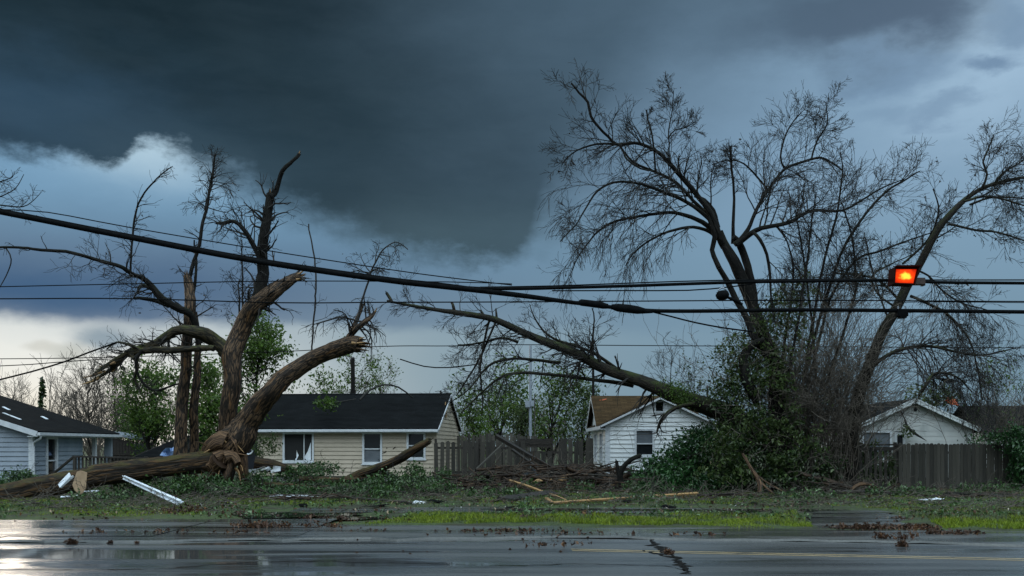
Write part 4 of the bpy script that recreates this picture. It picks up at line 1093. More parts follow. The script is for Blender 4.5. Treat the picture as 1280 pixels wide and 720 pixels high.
# torn fibres and splinters around the split
for i in range(46):
    a0 = P(gL.uniform(255, 300), gL.uniform(545, 588), YL - .75 + gL.normal(0, .12)); d = unit(np.array((gL.normal(-.15, .8), -.25 + gL.normal(0, .3), gL.normal(-.35, .8)))); l = gL.uniform(.2, .75)
    pts = spline([a0, a0 + d * l * .5 + gL.normal(0, .04, 3), a0 + d * l + gL.normal(0, .08, 3) + (0, 0, -.08)], .08); m_ = MB(); r0 = gL.uniform(.018, .055)
    m_.tube(pts, np.linspace(r0, .006, len(pts)), 6, .2); lpart(m_, 'splinter', 'root' if i % 3 else 'raw_wood')
# twigs
def rand_sprouts(pts, rad, n, L, lev, up=None, t0=.1, side=None): sprout(twL, pts, rad, n, L, lev, cfgL, gL, t0, 1., up, .3, side)
for pts, rad, n, L, lev, t0 in ((pB, rB, 20, 1.3, 1, .05), (pB, rB, 9, 1.1, 2, .1), (pD, rD, 16, 1.1, 1, .1), (pD, rD, 6, 1.0, 2, .1), (pC, rC, 3, .25, 0, .1), (pF, rF, 8, .9, 2, .1), (pH[len(pH) // 3:], rH[len(rH) // 3:], 26, .95, 2, .1),
                                (pI, rI, 14, .8, 2, .2), (pI2, rI2, 8, .6, 1, .1), (pI3, rI3, 8, .6, 1, .1), (pI4, rI4, 10, .6, 2, .1), (pA[-18:], rA[-18:], 9, .8, 1, .0)):
    rand_sprouts(pts, rad, n, L, lev, None, t0)
# drooping spray at the end of the right limb, and the arching spray above the cable
cD = Cfg(nc=(0, 4, 5, 4), wig=.16, grav=-.13, flat=.9, seg=.14, rmin=.0055)
ps, rs = limb_path([(436, 428, 1.8), (447, 400, 1.6), (455, 370, 1.4), (462, 342, 1.3), (468, 328, 1.2), (478, 312, 1.0), (495, 303, .8), (510, 312, .7)], YL - .9, gL, 0, .12)
twL.tube(ps, rs, 5); sprout(twL, ps, rs, 12, .9, 2, cD, gL, .5, 1.0, -.1, .7)
sprout(twL, pF, rF, 9, 1.2, 1, cD, gL, .2, 1., -.5, .3)
ps, rs = limb_path([(452, 402, 1.3), (425, 398, 1.1), (395, 405, .9)], YL - .9, gL, 0, .12); twL.tube(ps, rs, 4); sprout(twL, ps, rs, 8, .9, 1, cD, gL, .2, 1., -.3, .7)
for px0, top in ((300, 350), (302, 300)):
    ps, rs = limb_path([(px0, 432, 1.5), (px0 + 1, 390, 1.4), (px0, top, .9)], YL + .7, gL, 0, .15, .02); twL.tube(ps, rs, 5); sprout(twL, ps, rs, 12, .8, 2, cfgL, gL, .1)
ps, rs = limb_path([(390, 440, 1.2), (394, 360, 1.2), (393, 320, 1.1), (386, 280, .9)], YL + .6, gL, 0, .15, .02); twL.tube(ps, rs, 5); sprout(twL, ps, rs, 7, .6, 1, cfgL, gL, .2)
lpart(twL, 'twigs', 'twig')

# ---------------------------------------------------------------- left: the double-stemmed snag behind the fallen trunk
YS = 33.2
RSCALE = .9
ST = thing('snapped_tree', 'slim double-stemmed tree snapped off at the top, standing behind the fallen trunk', 'tree', (GX(230, YS), YS, 0))
def spart(mb, name, mat, lab=None): return under(mb.build(name, MAT[mat]), ST)
gS = np.random.default_rng(7); cfgS = Cfg(nc=(0, 3, 4, 4), wig=.24, flat=.9, seg=.15, rmin=.0052, ratio=(.45, .8))
pa, ra = limb('trunk', [(225, 606, 10.5), (226, 575, 9.5), (228, 530, 8.6), (230, 490, 8), (233, 450, 7.4), (236, 415, 7), (238, 385, 7.6), (237, 365, 7), (234, 344, 5)], YS, 'bark_brown', 13, .10, part=spart, g=gS)
limb('trunk', [(242, 606, 8), (243, 560, 6.6), (244, 520, 6), (245, 480, 5.4), (247, 445, 4.6), (248, 420, 3.6), (244, 390, 3)], YS + .5, 'bark_brown', 10, .1, part=spart, g=gS, broken=False)
pb, rb = limb('limb', [(236, 372, 3.5), (238, 346, 2.8), (247, 310, 2.5), (256, 268, 2.2), (263, 235, 1.9), (268, 205, 1.5), (270, 192, .9)], YS, 'bark_dark', 7, .1, .8, False, spart, g=gS)
pb2, rb2 = limb('limb', [(240, 380, 2.4), (244, 352, 2), (246, 325, 1.7), (243, 300, 1)], YS + .3, 'bark_dark', 6, .1, .3, False, spart, g=gS)
pc, rc = limb('limb', [(250, 430, 4.5), (240, 395, 5), (222, 384, 5.5), (205, 374, 5), (190, 359, 4.2), (178, 348, 3.6), (165, 342, 3.2), (150, 332, 2.8), (132, 327, 2.6), (108, 320, 2.4), (82, 315, 2.3), (52, 312, 2.1), (22, 309, 1.8), (-8, 310, 1.4), (-40, 320, .9)], YS - .5, 'bark_dark', 8, .1, -3.5, False, spart, g=gS)
limb('limb', [(212, 381, 4), (196, 376, 3.2), (180, 374, 2.6), (168, 373, 2)], YS - .6, 'bark_dark', 7, .12, 0, True, spart, g=gS)
limb('limb', [(192, 362, 3.5), (183, 358, 3), (176, 358, 2.6), (172, 366, 1.5)], YS - .9, 'bark_dark', 7, .12, 0, True, spart, g=gS)
pd, rd = limb('limb', [(163, 345, 1.7), (165, 318, 1.6), (166, 292, 1.6), (170, 265, 1.5), (178, 245, 1.3), (192, 228, 1.1), (208, 214, .9), (216, 208, .6)], YS - 1.6, 'bark_dark', 6, .1, 0, False, spart, g=gS)
tw = MB()
sprout(tw, pb, rb, 24, .8, 1, cfgS, gS, .35, 1., .2, .4); sprout(tw, pb, rb, 12, .6, 2, cfgS, gS, .75, 1., .5, .5); sprout(tw, pb, rb, 10, 1.2, 2, Cfg(nc=(0, 3, 4), wig=.2, grav=-.12, flat=.9, rmin=.0055), gS, .5, .95, -.3, .4)
sprout(tw, pd, rd, 26, .65, 1, cfgS, gS, .1, 1., None, .5); sprout(tw, pc, rc, 10, .7, 1, cfgS, gS, .3, 1., .4, .4); sprout(tw, pc[:40], rc[:40], 24, 1.1, 2, cfgS, gS, .3, 1., -.2, .25)
sprout(tw, pa[-26:], ra[-26:], 18, 1.2, 2, cfgS, gS, .0, 1., .2, .2); sprout(tw, pb2, rb2, 8, .5, 1, cfgS, gS)
ps, rs = limb_path([(6, 308, 1.), (14, 325, .9), (8, 345, .8), (-2, 362, .6)], YS - 3.2, gS, 0, .12); tw.tube(ps, rs, 5)
spart(tw, 'twigs', 'twig')

# ---------------------------------------------------------------- right: the big bare tree
YR = 34.0
RSCALE = .67
gR = np.random.default_rng(303)
RT = thing('bare_tree', 'tall bare black tree with an ivied trunk, its long limb fallen over the cottage', 'tree', (GX(962, YR), YR, 0))
def rpart(mb, name, mat, lab=None):
    o = under(mb.build(name, MAT[mat]), RT)
    if lab: o['label'] = lab
    return o
def rl(name, pix, Y=YR, mat='bark_dark', k=8, ridge=.10, bow=0., broken=False, **kw): return limb(name, pix, Y, mat, k, ridge, bow, broken, rpart, .2, .014, gR, **kw)
t1 = rl('trunk', [(976, 615, 24), (975, 560, 19), (973, 500, 16), (968, 458, 13), (954, 418, 11.5), (942, 382, 11), (930, 352, 10.5), (918, 326, 10), (907, 308, 8.5), (899, 290, 7)], k=16)
t2 = rl('trunk', [(962, 450, 8), (944, 425, 7), (932, 398, 6.5), (921, 380, 6), (908, 352, 5.5), (899, 335, 5)], YR - .3, k=10)
t2b = rl('limb', [(899, 335, 5), (890, 312, 4.5), (893, 295, 5), (885, 270, 3)], YR - .3)
st_ = rl('limb', [(948, 500, 11), (934, 478, 10), (929, 455, 9), (933, 438, 8), (946, 428, 7), (955, 425, 5)], YR - .6, 'bark_dark', 12, .14)
t4 = rl('trunk', [(942, 384, 8), (938, 350, 7.5), (930, 320, 7), (924, 305, 7), (917, 296, 5)], YR + .2, k=10)
L = {}
L['b1'] = rl('limb', [(905, 308, 7.5), (899, 294, 6.8), (889, 268, 6), (868, 241, 5), (848, 217, 4.2), (829, 195, 3.6), (810, 184, 3.2), (793, 179, 3), (771, 181, 2.8), (760, 171, 2.6), (748, 159, 2.6), (739, 146, 2.6), (735, 128, 2.4), (724, 116, 2), (714, 104, 1.6)], bow=-1.5)
L['b1b'] = rl('limb', [(774, 181, 2.3), (755, 180, 2), (738, 182, 1.7), (722, 188, 1.3), (710, 197, 1), (701, 209, .6)], YR - 1.2)
L['b2'] = rl('limb', [(893, 275, 4), (872, 256, 3.6), (843, 226, 3), (815, 213, 2.6), (792, 203, 2.2), (776, 184, 1.6)], bow=1.0)
L['b3'] = rl('limb', [(896, 285, 5), (873, 263, 4), (848, 247, 3.3), (828, 239, 2.8), (810, 233, 2.6), (788, 228, 2.3), (768, 228, 2.1), (747, 238, 1.9), (733, 255, 1.7), (720, 280, 1.3), (700, 302, .8)], bow=-2.2)
L['b4'] = rl('limb', [(898, 294, 5), (884, 282, 4.2), (870, 275, 3.6), (842, 266, 3.1), (818, 267, 2.8), (800, 270, 2.5), (768, 277, 2.2), (750, 288, 1.9), (738, 301, 1.6), (722, 322, 1.1), (712, 345, .7)], bow=1.6)
L['b5'] = rl('limb', [(902, 303, 4.5), (888, 290, 3.5), (866, 283, 3), (845, 286, 2.6), (826, 292, 2.2), (804, 305, 1.9), (790, 318, 1.5), (782, 332, 1)], bow=-.8)
L['b6'] = rl('limb', [(868, 245, 3), (880, 250, 3.4), (891, 262, 3.8), (898, 285, 4.2)], YR + .8)
L['b7'] = rl('limb', [(774, 181, 2.2), (779, 192, 2.0), (783, 198, 1.9), (800, 210, 1.6), (818, 214, 1.2)], YR - 1.4)
L['v1'] = rl('limb', [(916, 305, 4), (916, 280, 3), (917, 240, 2.5), (914, 210, 2.4), (913, 183, 2.4)], YR + .4, broken=True)
L['v2'] = rl('limb', [(819, 215, 1.7), (818, 195, 1.7), (815, 168, 1.6), (810, 150, 1.6), (808, 138, 1.5)], YR - .5, broken=True)
L['r1'] = rl('limb', [(920, 306, 6), (930, 298, 5.4), (945, 288, 4.6), (962, 283, 4), (985, 278, 3.6), (1005, 267, 3.2), (1018, 263, 3), (1036, 264, 2.5), (1054, 263, 2.2), (1075, 252, 1.8), (1100, 237, 1.4), (1130, 224, .9)], bow=-1.5)
L['r2'] = rl('limb', [(918, 306, 5), (935, 286, 3.8), (949, 255, 3.2), (963, 233, 2.8), (980, 212, 2.6), (1000, 203, 2.4), (1024, 197, 2.2), (1038, 203, 1.7), (1052, 212, 1.3)], bow=1.0)
L['r2b'] = rl('limb', [(981, 212, 2), (977, 196, 1.7), (983, 168, 1.5), (993, 150, 1.2), (1003, 139, .8)], YR + .7)
L['r2c'] = rl('limb', [(1014, 200, 1.8), (1022, 175, 1.6), (1034, 155, 1.2), (1032, 128, .7)], YR + .8)
L['r2d'] = rl('limb', [(960, 238, 2), (930, 205, 1.5), (908, 200, 1.1), (890, 206, .7)], YR + .5)
L['c1'] = rl('limb', [(888, 272, 1.8), (889, 245, 1.4), (889, 225, 1.2), (894, 205, .8)], YR + .6)
L['c2'] = rl('limb', [(836, 205, 1.5), (836, 180, 1.2), (835, 165, 1.1), (841, 135, .9), (842, 113, .6)], YR - .6)
L['c3'] = rl('limb', [(836, 172, 1.3), (845, 163, 1.1), (858, 160, .9), (870, 152, .6)], YR - .6)
# dark drooping inner limb right of the trunk
L['d1'] = rl('limb', [(941, 290, 3.2), (950, 300, 3), (958, 318, 2.8), (962, 345, 2.4), (964, 380, 1.6)], YR - .8)
# upright stems rising out of the thicket
for i, (pix, dy) in enumerate((([(1004, 470, 3), (1018, 390, 2.6), (1030, 328, 2.3), (1046, 268, 2), (1052, 214, 1.4), (1050, 190, .7)], .8),
                  ([(1000, 500, 3.4), (1018, 420, 3), (1047, 328, 2.6), (1073, 280, 2.3), (1106, 241, 1.9), (1130, 226, 1.5), (1150, 214, .8)], 1.2),
                  ([(1010, 480, 3), (1036, 380, 2.6), (1067, 328, 2.3), (1095, 316, 2), (1128, 303, 1.6), (1168, 290, .9)], 1.8),
                  ([(1035, 470, 3), (1060, 400, 2.5), (1070, 350, 2.3), (1066, 300, 1.8), (1050, 250, 1.2)], .2),
                  ([(1022, 480, 2.5), (1016, 420, 2.2), (1008, 350, 2), (1000, 300, 1.6), (994, 262, 1)], .9),
                  ([(985, 470, 2.6), (994, 420, 2.3), (1005, 350, 2), (1012, 290, 1.6), (1020, 240, 1)], -.4),
                  ([(978, 460, 3), (984, 410, 2.6), (992, 340, 2), (984, 300, 1.4), (972, 286, .9)], .3))):
    L['u%d' % i] = rl('limb', pix, YR + dy, bow=.3)
# the long fallen limb over the cottage
gf = gR
RSCALE = .86
pf, rf_ = rl('fallen_limb', [(972, 566, 14), (950, 545, 16), (925, 527, 15.5), (905, 516, 14.5), (880, 507, 13), (855, 499, 12), (828, 488, 11), (800, 477, 9.5), (775, 469, 8.5), (750, 460, 8), (728, 449, 7.5), (705, 438, 7), (680, 427, 6.2), (655, 415, 5.5), (632, 405, 5), (612, 398, 4.6), (590, 394, 4.2), (570, 391, 4), (548, 388, 3.2), (525, 384, 2.6), (505, 380, 2.2), (484, 376, 1.6)], YR + .2, 'bark_moss', 14, .09, 3.8, lab='long mossy limb torn down and bridging to the left')
RSCALE = .86
YF = YR + 2.6
fl = [rl('limb', p_, YF + dy, 'bark_moss', 8) for p_, dy in (
    ([(792, 482, 3.4), (770, 478, 3), (744, 475, 2.7), (710, 470, 2.5), (672, 466, 2.3), (645, 466, 2.1), (625, 472, 1.8), (606, 486, 1.5), (590, 502, 1.2), (576, 516, .8)], -.6),
    ([(700, 453, 2.8), (672, 450, 2.4), (642, 448, 2.2), (618, 453, 2), (604, 464, 1.6), (592, 480, 1.3), (580, 492, 1), (564, 502, .7)], .4),
    ([(648, 428, 2.2), (628, 423, 1.9), (612, 426, 1.6), (592, 430, 1.3), (572, 431, .9)], 1.0),
    ([(780, 469, 3), (758, 452, 2.6), (740, 440, 2.3), (716, 431, 2), (694, 424, 1.7), (680, 414, 1.4), (668, 396, 1), (662, 380, .6)], .8),
    ([(612, 400, 1.8), (606, 425, 1.6), (600, 460, 1.4), (603, 500, 1.1), (602, 520, .6)], .7),
    ([(620, 402, 1.6), (600, 445, 1.4), (585, 470, 1.2), (570, 495, .8)], 1.2),
    ([(738, 452, 1.8), (740, 430, 1.5), (742, 400, 1), (740, 385, .7)], .6),
    ([(868, 505, 3.6), (845, 511, 3.2), (830, 522, 2.8), (824, 532, 2.2), (821, 542, 1)], -2.2))]
stubs = [rl('stub', p_, YF + .9, 'bark_moss', 7, .12, 0, True) for p_ in ([(568, 390, 2.6), (566, 384, 2.2), (565, 379, 1.8)], [(606, 396, 2.6), (603, 391, 2), (601, 388, 1.5)], [(622, 402, 2), (621, 393, 1.5), (620, 386, 1)], [(490, 378, 2.4), (486, 372, 2.2), (483, 366, 2)])]
# twigs of the crown
RSCALE = .70
tR = MB(); cR = Cfg(nc=(0, 4, 5, 5), wig=.15, grav=.02, flat=.9, seg=.2, rmin=.0055, rr=.62, ratio=(.45, .82), ang=(.35, .95))
cDr = Cfg(nc=(0, 4, 5, 5), wig=.12, grav=-.13, flat=.9, seg=.22, rmin=.0055, rr=.62, ratio=(.5, .85), ang=(.25, .8))
for k_, n, LL, up, t0 in (('b1', 15, 1.1, .10, .2), ('b2', 9, 1.4, .1, .2), ('b3', 8, 1.3, .1, .15), ('b4', 7, 1.2, .1, .15), ('b1b', 10, .9, .0, .1), ('r1', 16, 1.6, .3, .15), ('r2', 16, 1.5, .3, .2), ('r2b', 11, 1.1, .2, .2),
                          ('r2c', 10, 1.0, .2, .2), ('r2d', 9, .9, .1, .2), ('c1', 9, .9, .2, .2), ('c2', 12, .8, .3, .3), ('c3', 6, .6, .2, .2), ('u0', 12, 1.2, .2, .35), ('u1', 17, 1.3, .3, .3), ('u2', 14, 1.3, .2, .3),
                          ('u3', 12, 1.2, .2, .3), ('u4', 12, 1.2, .2, .3), ('u5', 12, 1.2, .2, .3), ('u6', 9, 1.1, .2, .3), ('v1', 4, .5, .1, .3), ('v2', 4, .45, .1, .3)):
    sprout(tR, L[k_][0], L[k_][1], int(n * 1.7), LL * 1.05, 2, cR, gR, t0, 1.0, up, .4)
for k_, n, LL in (('b3', 15, 2.1), ('b4', 14, 2.0), ('b5', 13, 1.7), ('b2', 7, 1.8), ('b1', 7, 1.6), ('d1', 7, 1.4), ('r1', 5, 1.4)):
    sprout(tR, L[k_][0], L[k_][1], int(n * 1.05), LL * .95, 2, cDr, gR, .25, .95, -.30, .4, (-.2, 0, 0) if k_[0] == 'b' else None)
tips_crown = list(TIPS)
for q in fl[:7]: sprout(tR, q[0], q[1], 12, .95, 2, cR, gR, .15, 1.0, None, .45)
for q in fl[:3]: sprout(tR, q[0], q[1], 8, 1.3, 1, cDr, gR, .3, 1.0, -.5, .4)
sprout(tR, pf[30:], rf_[30:], 30, 1.2, 2, cR, gR, .0, 1.0, .15, .2); sprout(tR, pf[-50:], rf_[-50:], 18, 1.2, 1, cDr, gR, .0, 1.0, -.6, .25)
sprout(tR, fl[7][0], fl[7][1], 8, .7, 1, cR, gR, .3)
rpart(tR, 'twigs', 'twig')
# dry leaf remnants in the crown, in clusters
bd = MB(); tp = np.array(tips_crown); pick = tp[gR.choice(len(tp), 420)]
cl_c = pick[gR.random(len(pick)) < .5]
near = np.concatenate([pick + gR.normal(0, .05, pick.shape), cl_c + gR.normal(0, .09, cl_c.shape)])
bd.leaves(near, .065, g=gR); rpart(bd, 'leaves', 'bud')
mo = MB(); mp_ = np.array([P(*q) for q in ((845, 489, YR + .8), (852, 494, YR + .7), (838, 486, YR + .8), (858, 500, YR + .6))])
mc = np.concatenate([m_ + gR.normal(0, (.22, .22, .16), (420, 3)) for m_ in mp_]); mo.leaves(mc, .06, g=gR); rpart(mo, 'moss', 'leaf_tree', 'clump of yellow-green moss and leaves')

# ---------------------------------------------------------------- right: the leaning tree by the lamp
YT = 35.2; gT = np.random.default_rng(77)
TT = thing('leaning_tree', 'bare tree with a long pale trunk leaning right, behind the red signal lamp', 'tree', (GX(1062, YT), YT, 0))
def tpart(mb, name, mat, lab=None): return under(mb.build(name, MAT[mat]), TT)
def tl(name, pix, Y=YT, mat='bark_moss', k=9, ridge=.09, bow=0., broken=False): return limb(name, pix, Y, mat, k, ridge, bow, broken, tpart, .2, .012, gT)
m0 = tl('trunk', [(1058, 615, 13), (1066, 540, 11), (1074, 490, 10), (1086, 458, 9.5), (1096, 430, 9), (1104, 412, 8.5), (1122, 382, 8), (1140, 348, 7.2), (1152, 325, 6.5), (1173, 287, 6), (1188, 267, 5.2), (1201, 253, 4.6), (1222, 238, 3.8), (1250, 227, 3.2), (1282, 221, 2.5), (1320, 222, 1.4)], k=13)
TL = [tl('limb', p_, YT + dy, k=8) for p_, dy in (
    ([(1226, 237, 2.2), (1233, 218, 2), (1229, 203, 1.7), (1236, 185, 1.4), (1242, 168, .8)], 0), ([(1240, 232, 2), (1254, 215, 1.6), (1272, 205, 1.3), (1290, 190, .8)], .4),
    ([(1205, 252, 2.4), (1228, 246, 2.1), (1252, 249, 1.8), (1290, 260, 1.1)], -.4), ([(1212, 256, 2.2), (1236, 247, 1.7), (1262, 246, 1.5), (1300, 250, .9)], .6),
    ([(1185, 280, 2.4), (1200, 284, 2.1), (1222, 288, 1.9), (1248, 290, 1.7), (1285, 302, 1.2), (1320, 320, .7)], -.3),
    ([(1138, 370, 2.8), (1160, 380, 2.6), (1185, 393, 2.3), (1212, 424, 2), (1222, 460, 1.6), (1228, 500, 1)], -.5),
    ([(1146, 338, 2), (1160, 345, 1.8), (1175, 362, 1.7), (1200, 378, 1.4), (1235, 388, .9)], .5),
    ([(1084, 464, 4), (1100, 450, 3.6), (1118, 440, 3.2), (1140, 434, 3), (1165, 433, 2.7), (1195, 440, 2.2), (1228, 444, 1.6), (1275, 434, .8)], -.6),
    ([(1150, 490, 3.4), (1157, 480, 3.2), (1165, 468, 2.8), (1180, 466, 2.4), (1198, 472, 1.6), (1215, 490, 1)], -1.6),
    ([(1128, 330, 2), (1160, 298, 2), (1173, 264, 1.6), (1166, 236, .9)], .9), ([(1126, 376, 2.4), (1100, 352, 2.2), (1075, 344, 2), (1040, 342, 1.3)], .6), ([(1120, 385, 2), (1098, 368, 1.8), (1090, 345, 1.6), (1110, 332, 1.4), (1140, 318, .8)], -.5),
    ([(1110, 400, 2), (1100, 372, 1.6), (1088, 330, 1.4), (1080, 290, .8)], .5))]
tT = MB(); cT = Cfg(nc=(0, 4, 5, 4), wig=.16, grav=.0, flat=.9, seg=.2, rmin=.0055, rr=.62, ratio=(.45, .82), ang=(.35, .95))
TIPS.clear()
for i, q in enumerate(TL): sprout(tT, q[0], q[1], 19, 1.1, 2, cT, gT, .12, 1.0, None, .45)
sprout(tT, m0[0][-26:], m0[1][-26:], 12, 1.0, 2, cT, gT, 0, 1, .2, .3)
tipT = list(TIPS)
for i in (5, 6, 7, 8): sprout(tT, TL[i][0], TL[i][1], 17, 1.6, 2, cDr, gT, .2, 1.0, -.5, .4)
tpart(tT, 'twigs', 'twig')
bd = MB(); tp = np.array(tipT); pick = tp[gT.choice(len(tp), 300)]; pick = pick[pick[:, 2] > 7.0] if (pick[:, 2] > 7.0).sum() > 50 else pick
bd.leaves(np.concatenate([pick, pick + gT.normal(0, .08, pick.shape)]), .075, g=gT); tpart(bd, 'leaves', 'bud')

# overhanging branch entering at the left edge
gE = np.random.default_rng(15); ET = thing('bare_tree', 'bare tree at the left edge, thin branches reaching above the thick cable', 'tree', (GX(-150, 30), 30, 0))
def epart(mb, name, mat, lab=None): return under(mb.build(name, MAT[mat]), ET)
limb('trunk', [(-150, 630, 12), (-148, 500, 10), (-140, 380, 8), (-120, 310, 6), (-90, 275, 4)], 30, 'bark_dark', 10, .1, 0, False, epart, g=gE)
e1 = limb('limb', [(-90, 275, 3), (-50, 262, 2.4), (-20, 252, 1.8), (4, 245, 1.3), (20, 235, .9), (30, 218, .6)], 30, 'bark_dark', 6, .1, 0, False, epart, g=gE)
e2 = limb('limb', [(-40, 258, 1.6), (0, 256, 1.2), (28, 258, 1), (42, 250, .7), (52, 240, .5)], 30.3, 'bark_dark', 6, .1, 0, False, epart, g=gE)
e3 = limb('limb', [(-60, 265, 1.8), (-20, 235, 1.4), (0, 228, 1.1), (16, 222, .8), (18, 214, .5)], 29.6, 'bark_dark', 6, .1, 0, False, epart, g=gE)
tw = MB()
for e in (e1, e2, e3): sprout(tw, e[0], e[1], 14, .6, 1, cfgS, gE, .3, 1., .1, .5)
epart(tw, 'twigs', 'twig')

# ================================================================ thicket, ivy, bushes
gV = np.random.default_rng(404)
def inell(c, r, n, g, hollow=0.0):
    d = g.normal(0, 1, (n, 3)); d /= np.linalg.norm(d, axis=1)[:, None]
    rad = (hollow ** 3 + (1 - hollow ** 3) * g.random(n)) ** (1 / 3)
    return np.asarray(c) + d * rad[:, None] * np.asarray(r)
def clumped(c, r, nclump, per, spread, g, hollow=.35):
    cc = inell(c, r, nclump, g, hollow)
    p = np.repeat(cc, per, 0) + g.normal(0, 1, (nclump * per, 3)) * np.asarray(spread)
    return p[p[:, 2] > 0.02]

# brown brush: hundreds of fine upright stems between the big tree and the garage
BT = thing('brush_thicket', 'tangle of fine grey-brown brush between the big tree and the garage', 'brush', (GX(1030, 35), 35, 0))
b = MB(); cB = Cfg(nc=(0, 3, 4), wig=.16, grav=.0, flat=.9, seg=.3, rmin=.0062, rr=.7, ratio=(.35, .6), ang=(.25, .8))
for _ in range(230):
    px = gV.uniform(966, 1068); top = gV.uniform(335, 480) + abs(px - 1015) * .5; y = 35 + gV.uniform(-1.3, 1.4)
    p0 = np.array([GX(px + gV.normal(0, 12), y), y, gV.uniform(0, 1.2)]); p1 = P(px + gV.normal(0, 22), top, y + gV.normal(0, .5)); d = p1 - p0
    grow(b, p0, d, np.linalg.norm(d), gV.uniform(.010, .020), 2, cB, gV)
cB2 = Cfg(nc=(0, 4, 5), wig=.26, grav=-.10, flat=.9, seg=.2, rmin=.0062, rr=.7)
for _ in range(110):      # arching and hanging brush down to the garage roof and fence
    px = gV.uniform(965, 1075); py = gV.uniform(455, 580) if px < 1050 else gV.uniform(455, 520); y = 34.2 + gV.uniform(-.8, 1.6)
    grow(b, P(px, py, y), gV.normal(0, 1, 3) * (1, .6, .6) + (0.3, 0, .3), gV.uniform(.8, 2.0), .013, 2, cB2, gV)
for _ in range(18):       # fallen tangle on the garage roof
    t = gV.random(); px = 1045 + 95 * t; py = 535 - 48 * t + gV.uniform(-14, 6)
    grow(b, P(px, py, 44.4 + gV.uniform(-.5, 1.5)), gV.normal(0, 1, 3) * (1.5, .8, .5), gV.uniform(.6, 1.7), .014, 2, cB2, gV)
o = b.build('stems', MAT['twig_grey'], BT); o.location = -Vector(BT.location)
# brush hanging at the right above the garage
HB = thing('brush_thicket', 'drooping bare brush right of the garage gable, before the dark roofed bungalow', 'brush', (GX(1190, 38), 38, 0))
b = MB()
for _ in range(38):
    px = gV.uniform(1215, 1282); top = gV.uniform(450, 525); y = 38.5 + gV.uniform(-1, 1.5); p0 = np.array([GX(px + gV.normal(0, 15), y), y, gV.uniform(0, 1.)])
    p1 = P(px + gV.normal(0, 16), top, y); grow(b, p0, p1 - p0, np.linalg.norm(p1 - p0), .013, 2, cB, gV)
o = b.build('stems', MAT['twig_grey'], HB); o.location = -Vector(HB.location)

def leafy(name, label, cat, loc, leafsets, mat, size, stems=None, smat='twig', group=None, up=.35, part='leaves', g=gV):
    T = thing(name, label, cat, loc, 0, group)
    m = MB()
    for pts in leafsets: m.leaves(pts, size, up, g)
    o = m.build(part, MAT[mat], T); o.location = -Vector(T.location)
    if stems is not None:
        o = stems.build('stems', MAT[smat], T); o.location = -Vector(T.location)
    return T

def E(px, py, Y, rx, ry_, rz, n, per=26, sp=.14, hollow=.45, g=gV):
    k = F / Y; return clumped(P(px, py, Y), (rx / k, ry_, rz / k), n, per, sp, g, hollow)
# ivy over the trunk of the big tree
sets = [E(952, 570, 34, 50, 1.2, 42, 96), E(936, 526, 34, 34, 1.0, 42, 60), E(912, 564, 34, 36, 1.0, 40, 70), E(982, 562, 34, 38, 1.1, 40, 60), E(1008, 588, 34.3, 36, 1.0, 28, 46),
        E(955, 468, 34, 28, .8, 34, 22, 18), E(925, 472, 33.7, 20, .7, 34, 22, 18), E(930, 440, 34, 22, .7, 26, 9, 16), E(1000, 508, 34, 34, 1.0, 22, 22, 18), E(1034, 588, 34.6, 20, .8, 20, 26),
        E(905, 500, 34, 20, .8, 26, 28, 20), E(975, 602, 33.6, 56, 1.1, 15, 64)]
st = MB(); cI = Cfg(nc=(0, 3, 3), wig=.3, grav=-.05, seg=.15, rmin=.006, rr=.7)
for _ in range(70): grow(st, P(gV.uniform(885, 1040), gV.uniform(430, 600), 33.2 + gV.uniform(-.6, .6)), gV.normal(0, 1, 3), gV.uniform(.4, 1.3), .012, 1, cI, gV)
leafy('ivy', 'dark green ivy smothering the trunk of the big bare tree', 'ivy', (GX(960, 33.8), 33.8, 0), sets, 'leaf_ivy', .105, st, 'twig_grey')
IV = COL.objects['ivy']
m = MB()
for q in (E(962, 500, 33.2, 44, .5, 40, 34, 20, .11), E(930, 548, 33.0, 40, .4, 40, 30, 20, .11), E(990, 560, 33.1, 50, .4, 40, 34, 18, .11), E(945, 452, 33.4, 34, .5, 40, 26, 16, .11), E(905, 585, 32.9, 40, .4, 24, 20, 20, .1)): m.leaves(q, .12, .5, gV)
o = m.build('young_leaves', MAT['leaf_dark'], IV); o.location = -Vector(IV.location)
# bright young leaves higher on the trunk
sets = [E(958, 405, 34.0, 24, .8, 36, 50, 18, .14), E(988, 385, 34.4, 20, .7, 30, 44, 18, .14), E(985, 430, 34.1, 34, .8, 40, 50, 18, .15), E(1005, 356, 34.6, 18, .6, 20, 18, 15, .14), E(925, 445, 33.7, 30, .6, 36, 44, 16, .14), E(905, 480, 33.6, 22, .6, 26, 30, 16, .13)]
leafy('climbing_vine', 'climbing vine with fresh green leaves, above the dark ivy of the big tree', 'vine', (GX(975, 34.3), 34.3, 0), sets, 'leaf_dark', .10, None)
# broad bush sloping from the cottage window up to the tree
sets = [E(818, 600, 35.6, 34, .8, 16, 80), E(845, 588, 35.6, 38, .9, 26, 110), E(875, 573, 35.6, 38, 1., 36, 150), E(900, 560, 35.4, 30, 1., 40, 120), E(860, 606, 34.8, 62, .8, 14, 120), E(920, 600, 34.4, 45, .8, 20, 120), E(800, 608, 35.2, 24, .6, 9, 36)]
st = MB()
for _ in range(26): grow(st, P(gV.uniform(800, 930), gV.uniform(570, 612), 34.8 + gV.uniform(-.4, .4)), gV.normal(0, 1, 3) + (0, 0, .6), gV.uniform(.4, 1.1), .012, 1, cI, gV)
leafy('leafy_bush', 'large dark green leafy bush sloping from the big tree to the white cottage', 'bush', (GX(860, 35.4), 35.4, 0), sets, 'leaf_bush', .12, st)
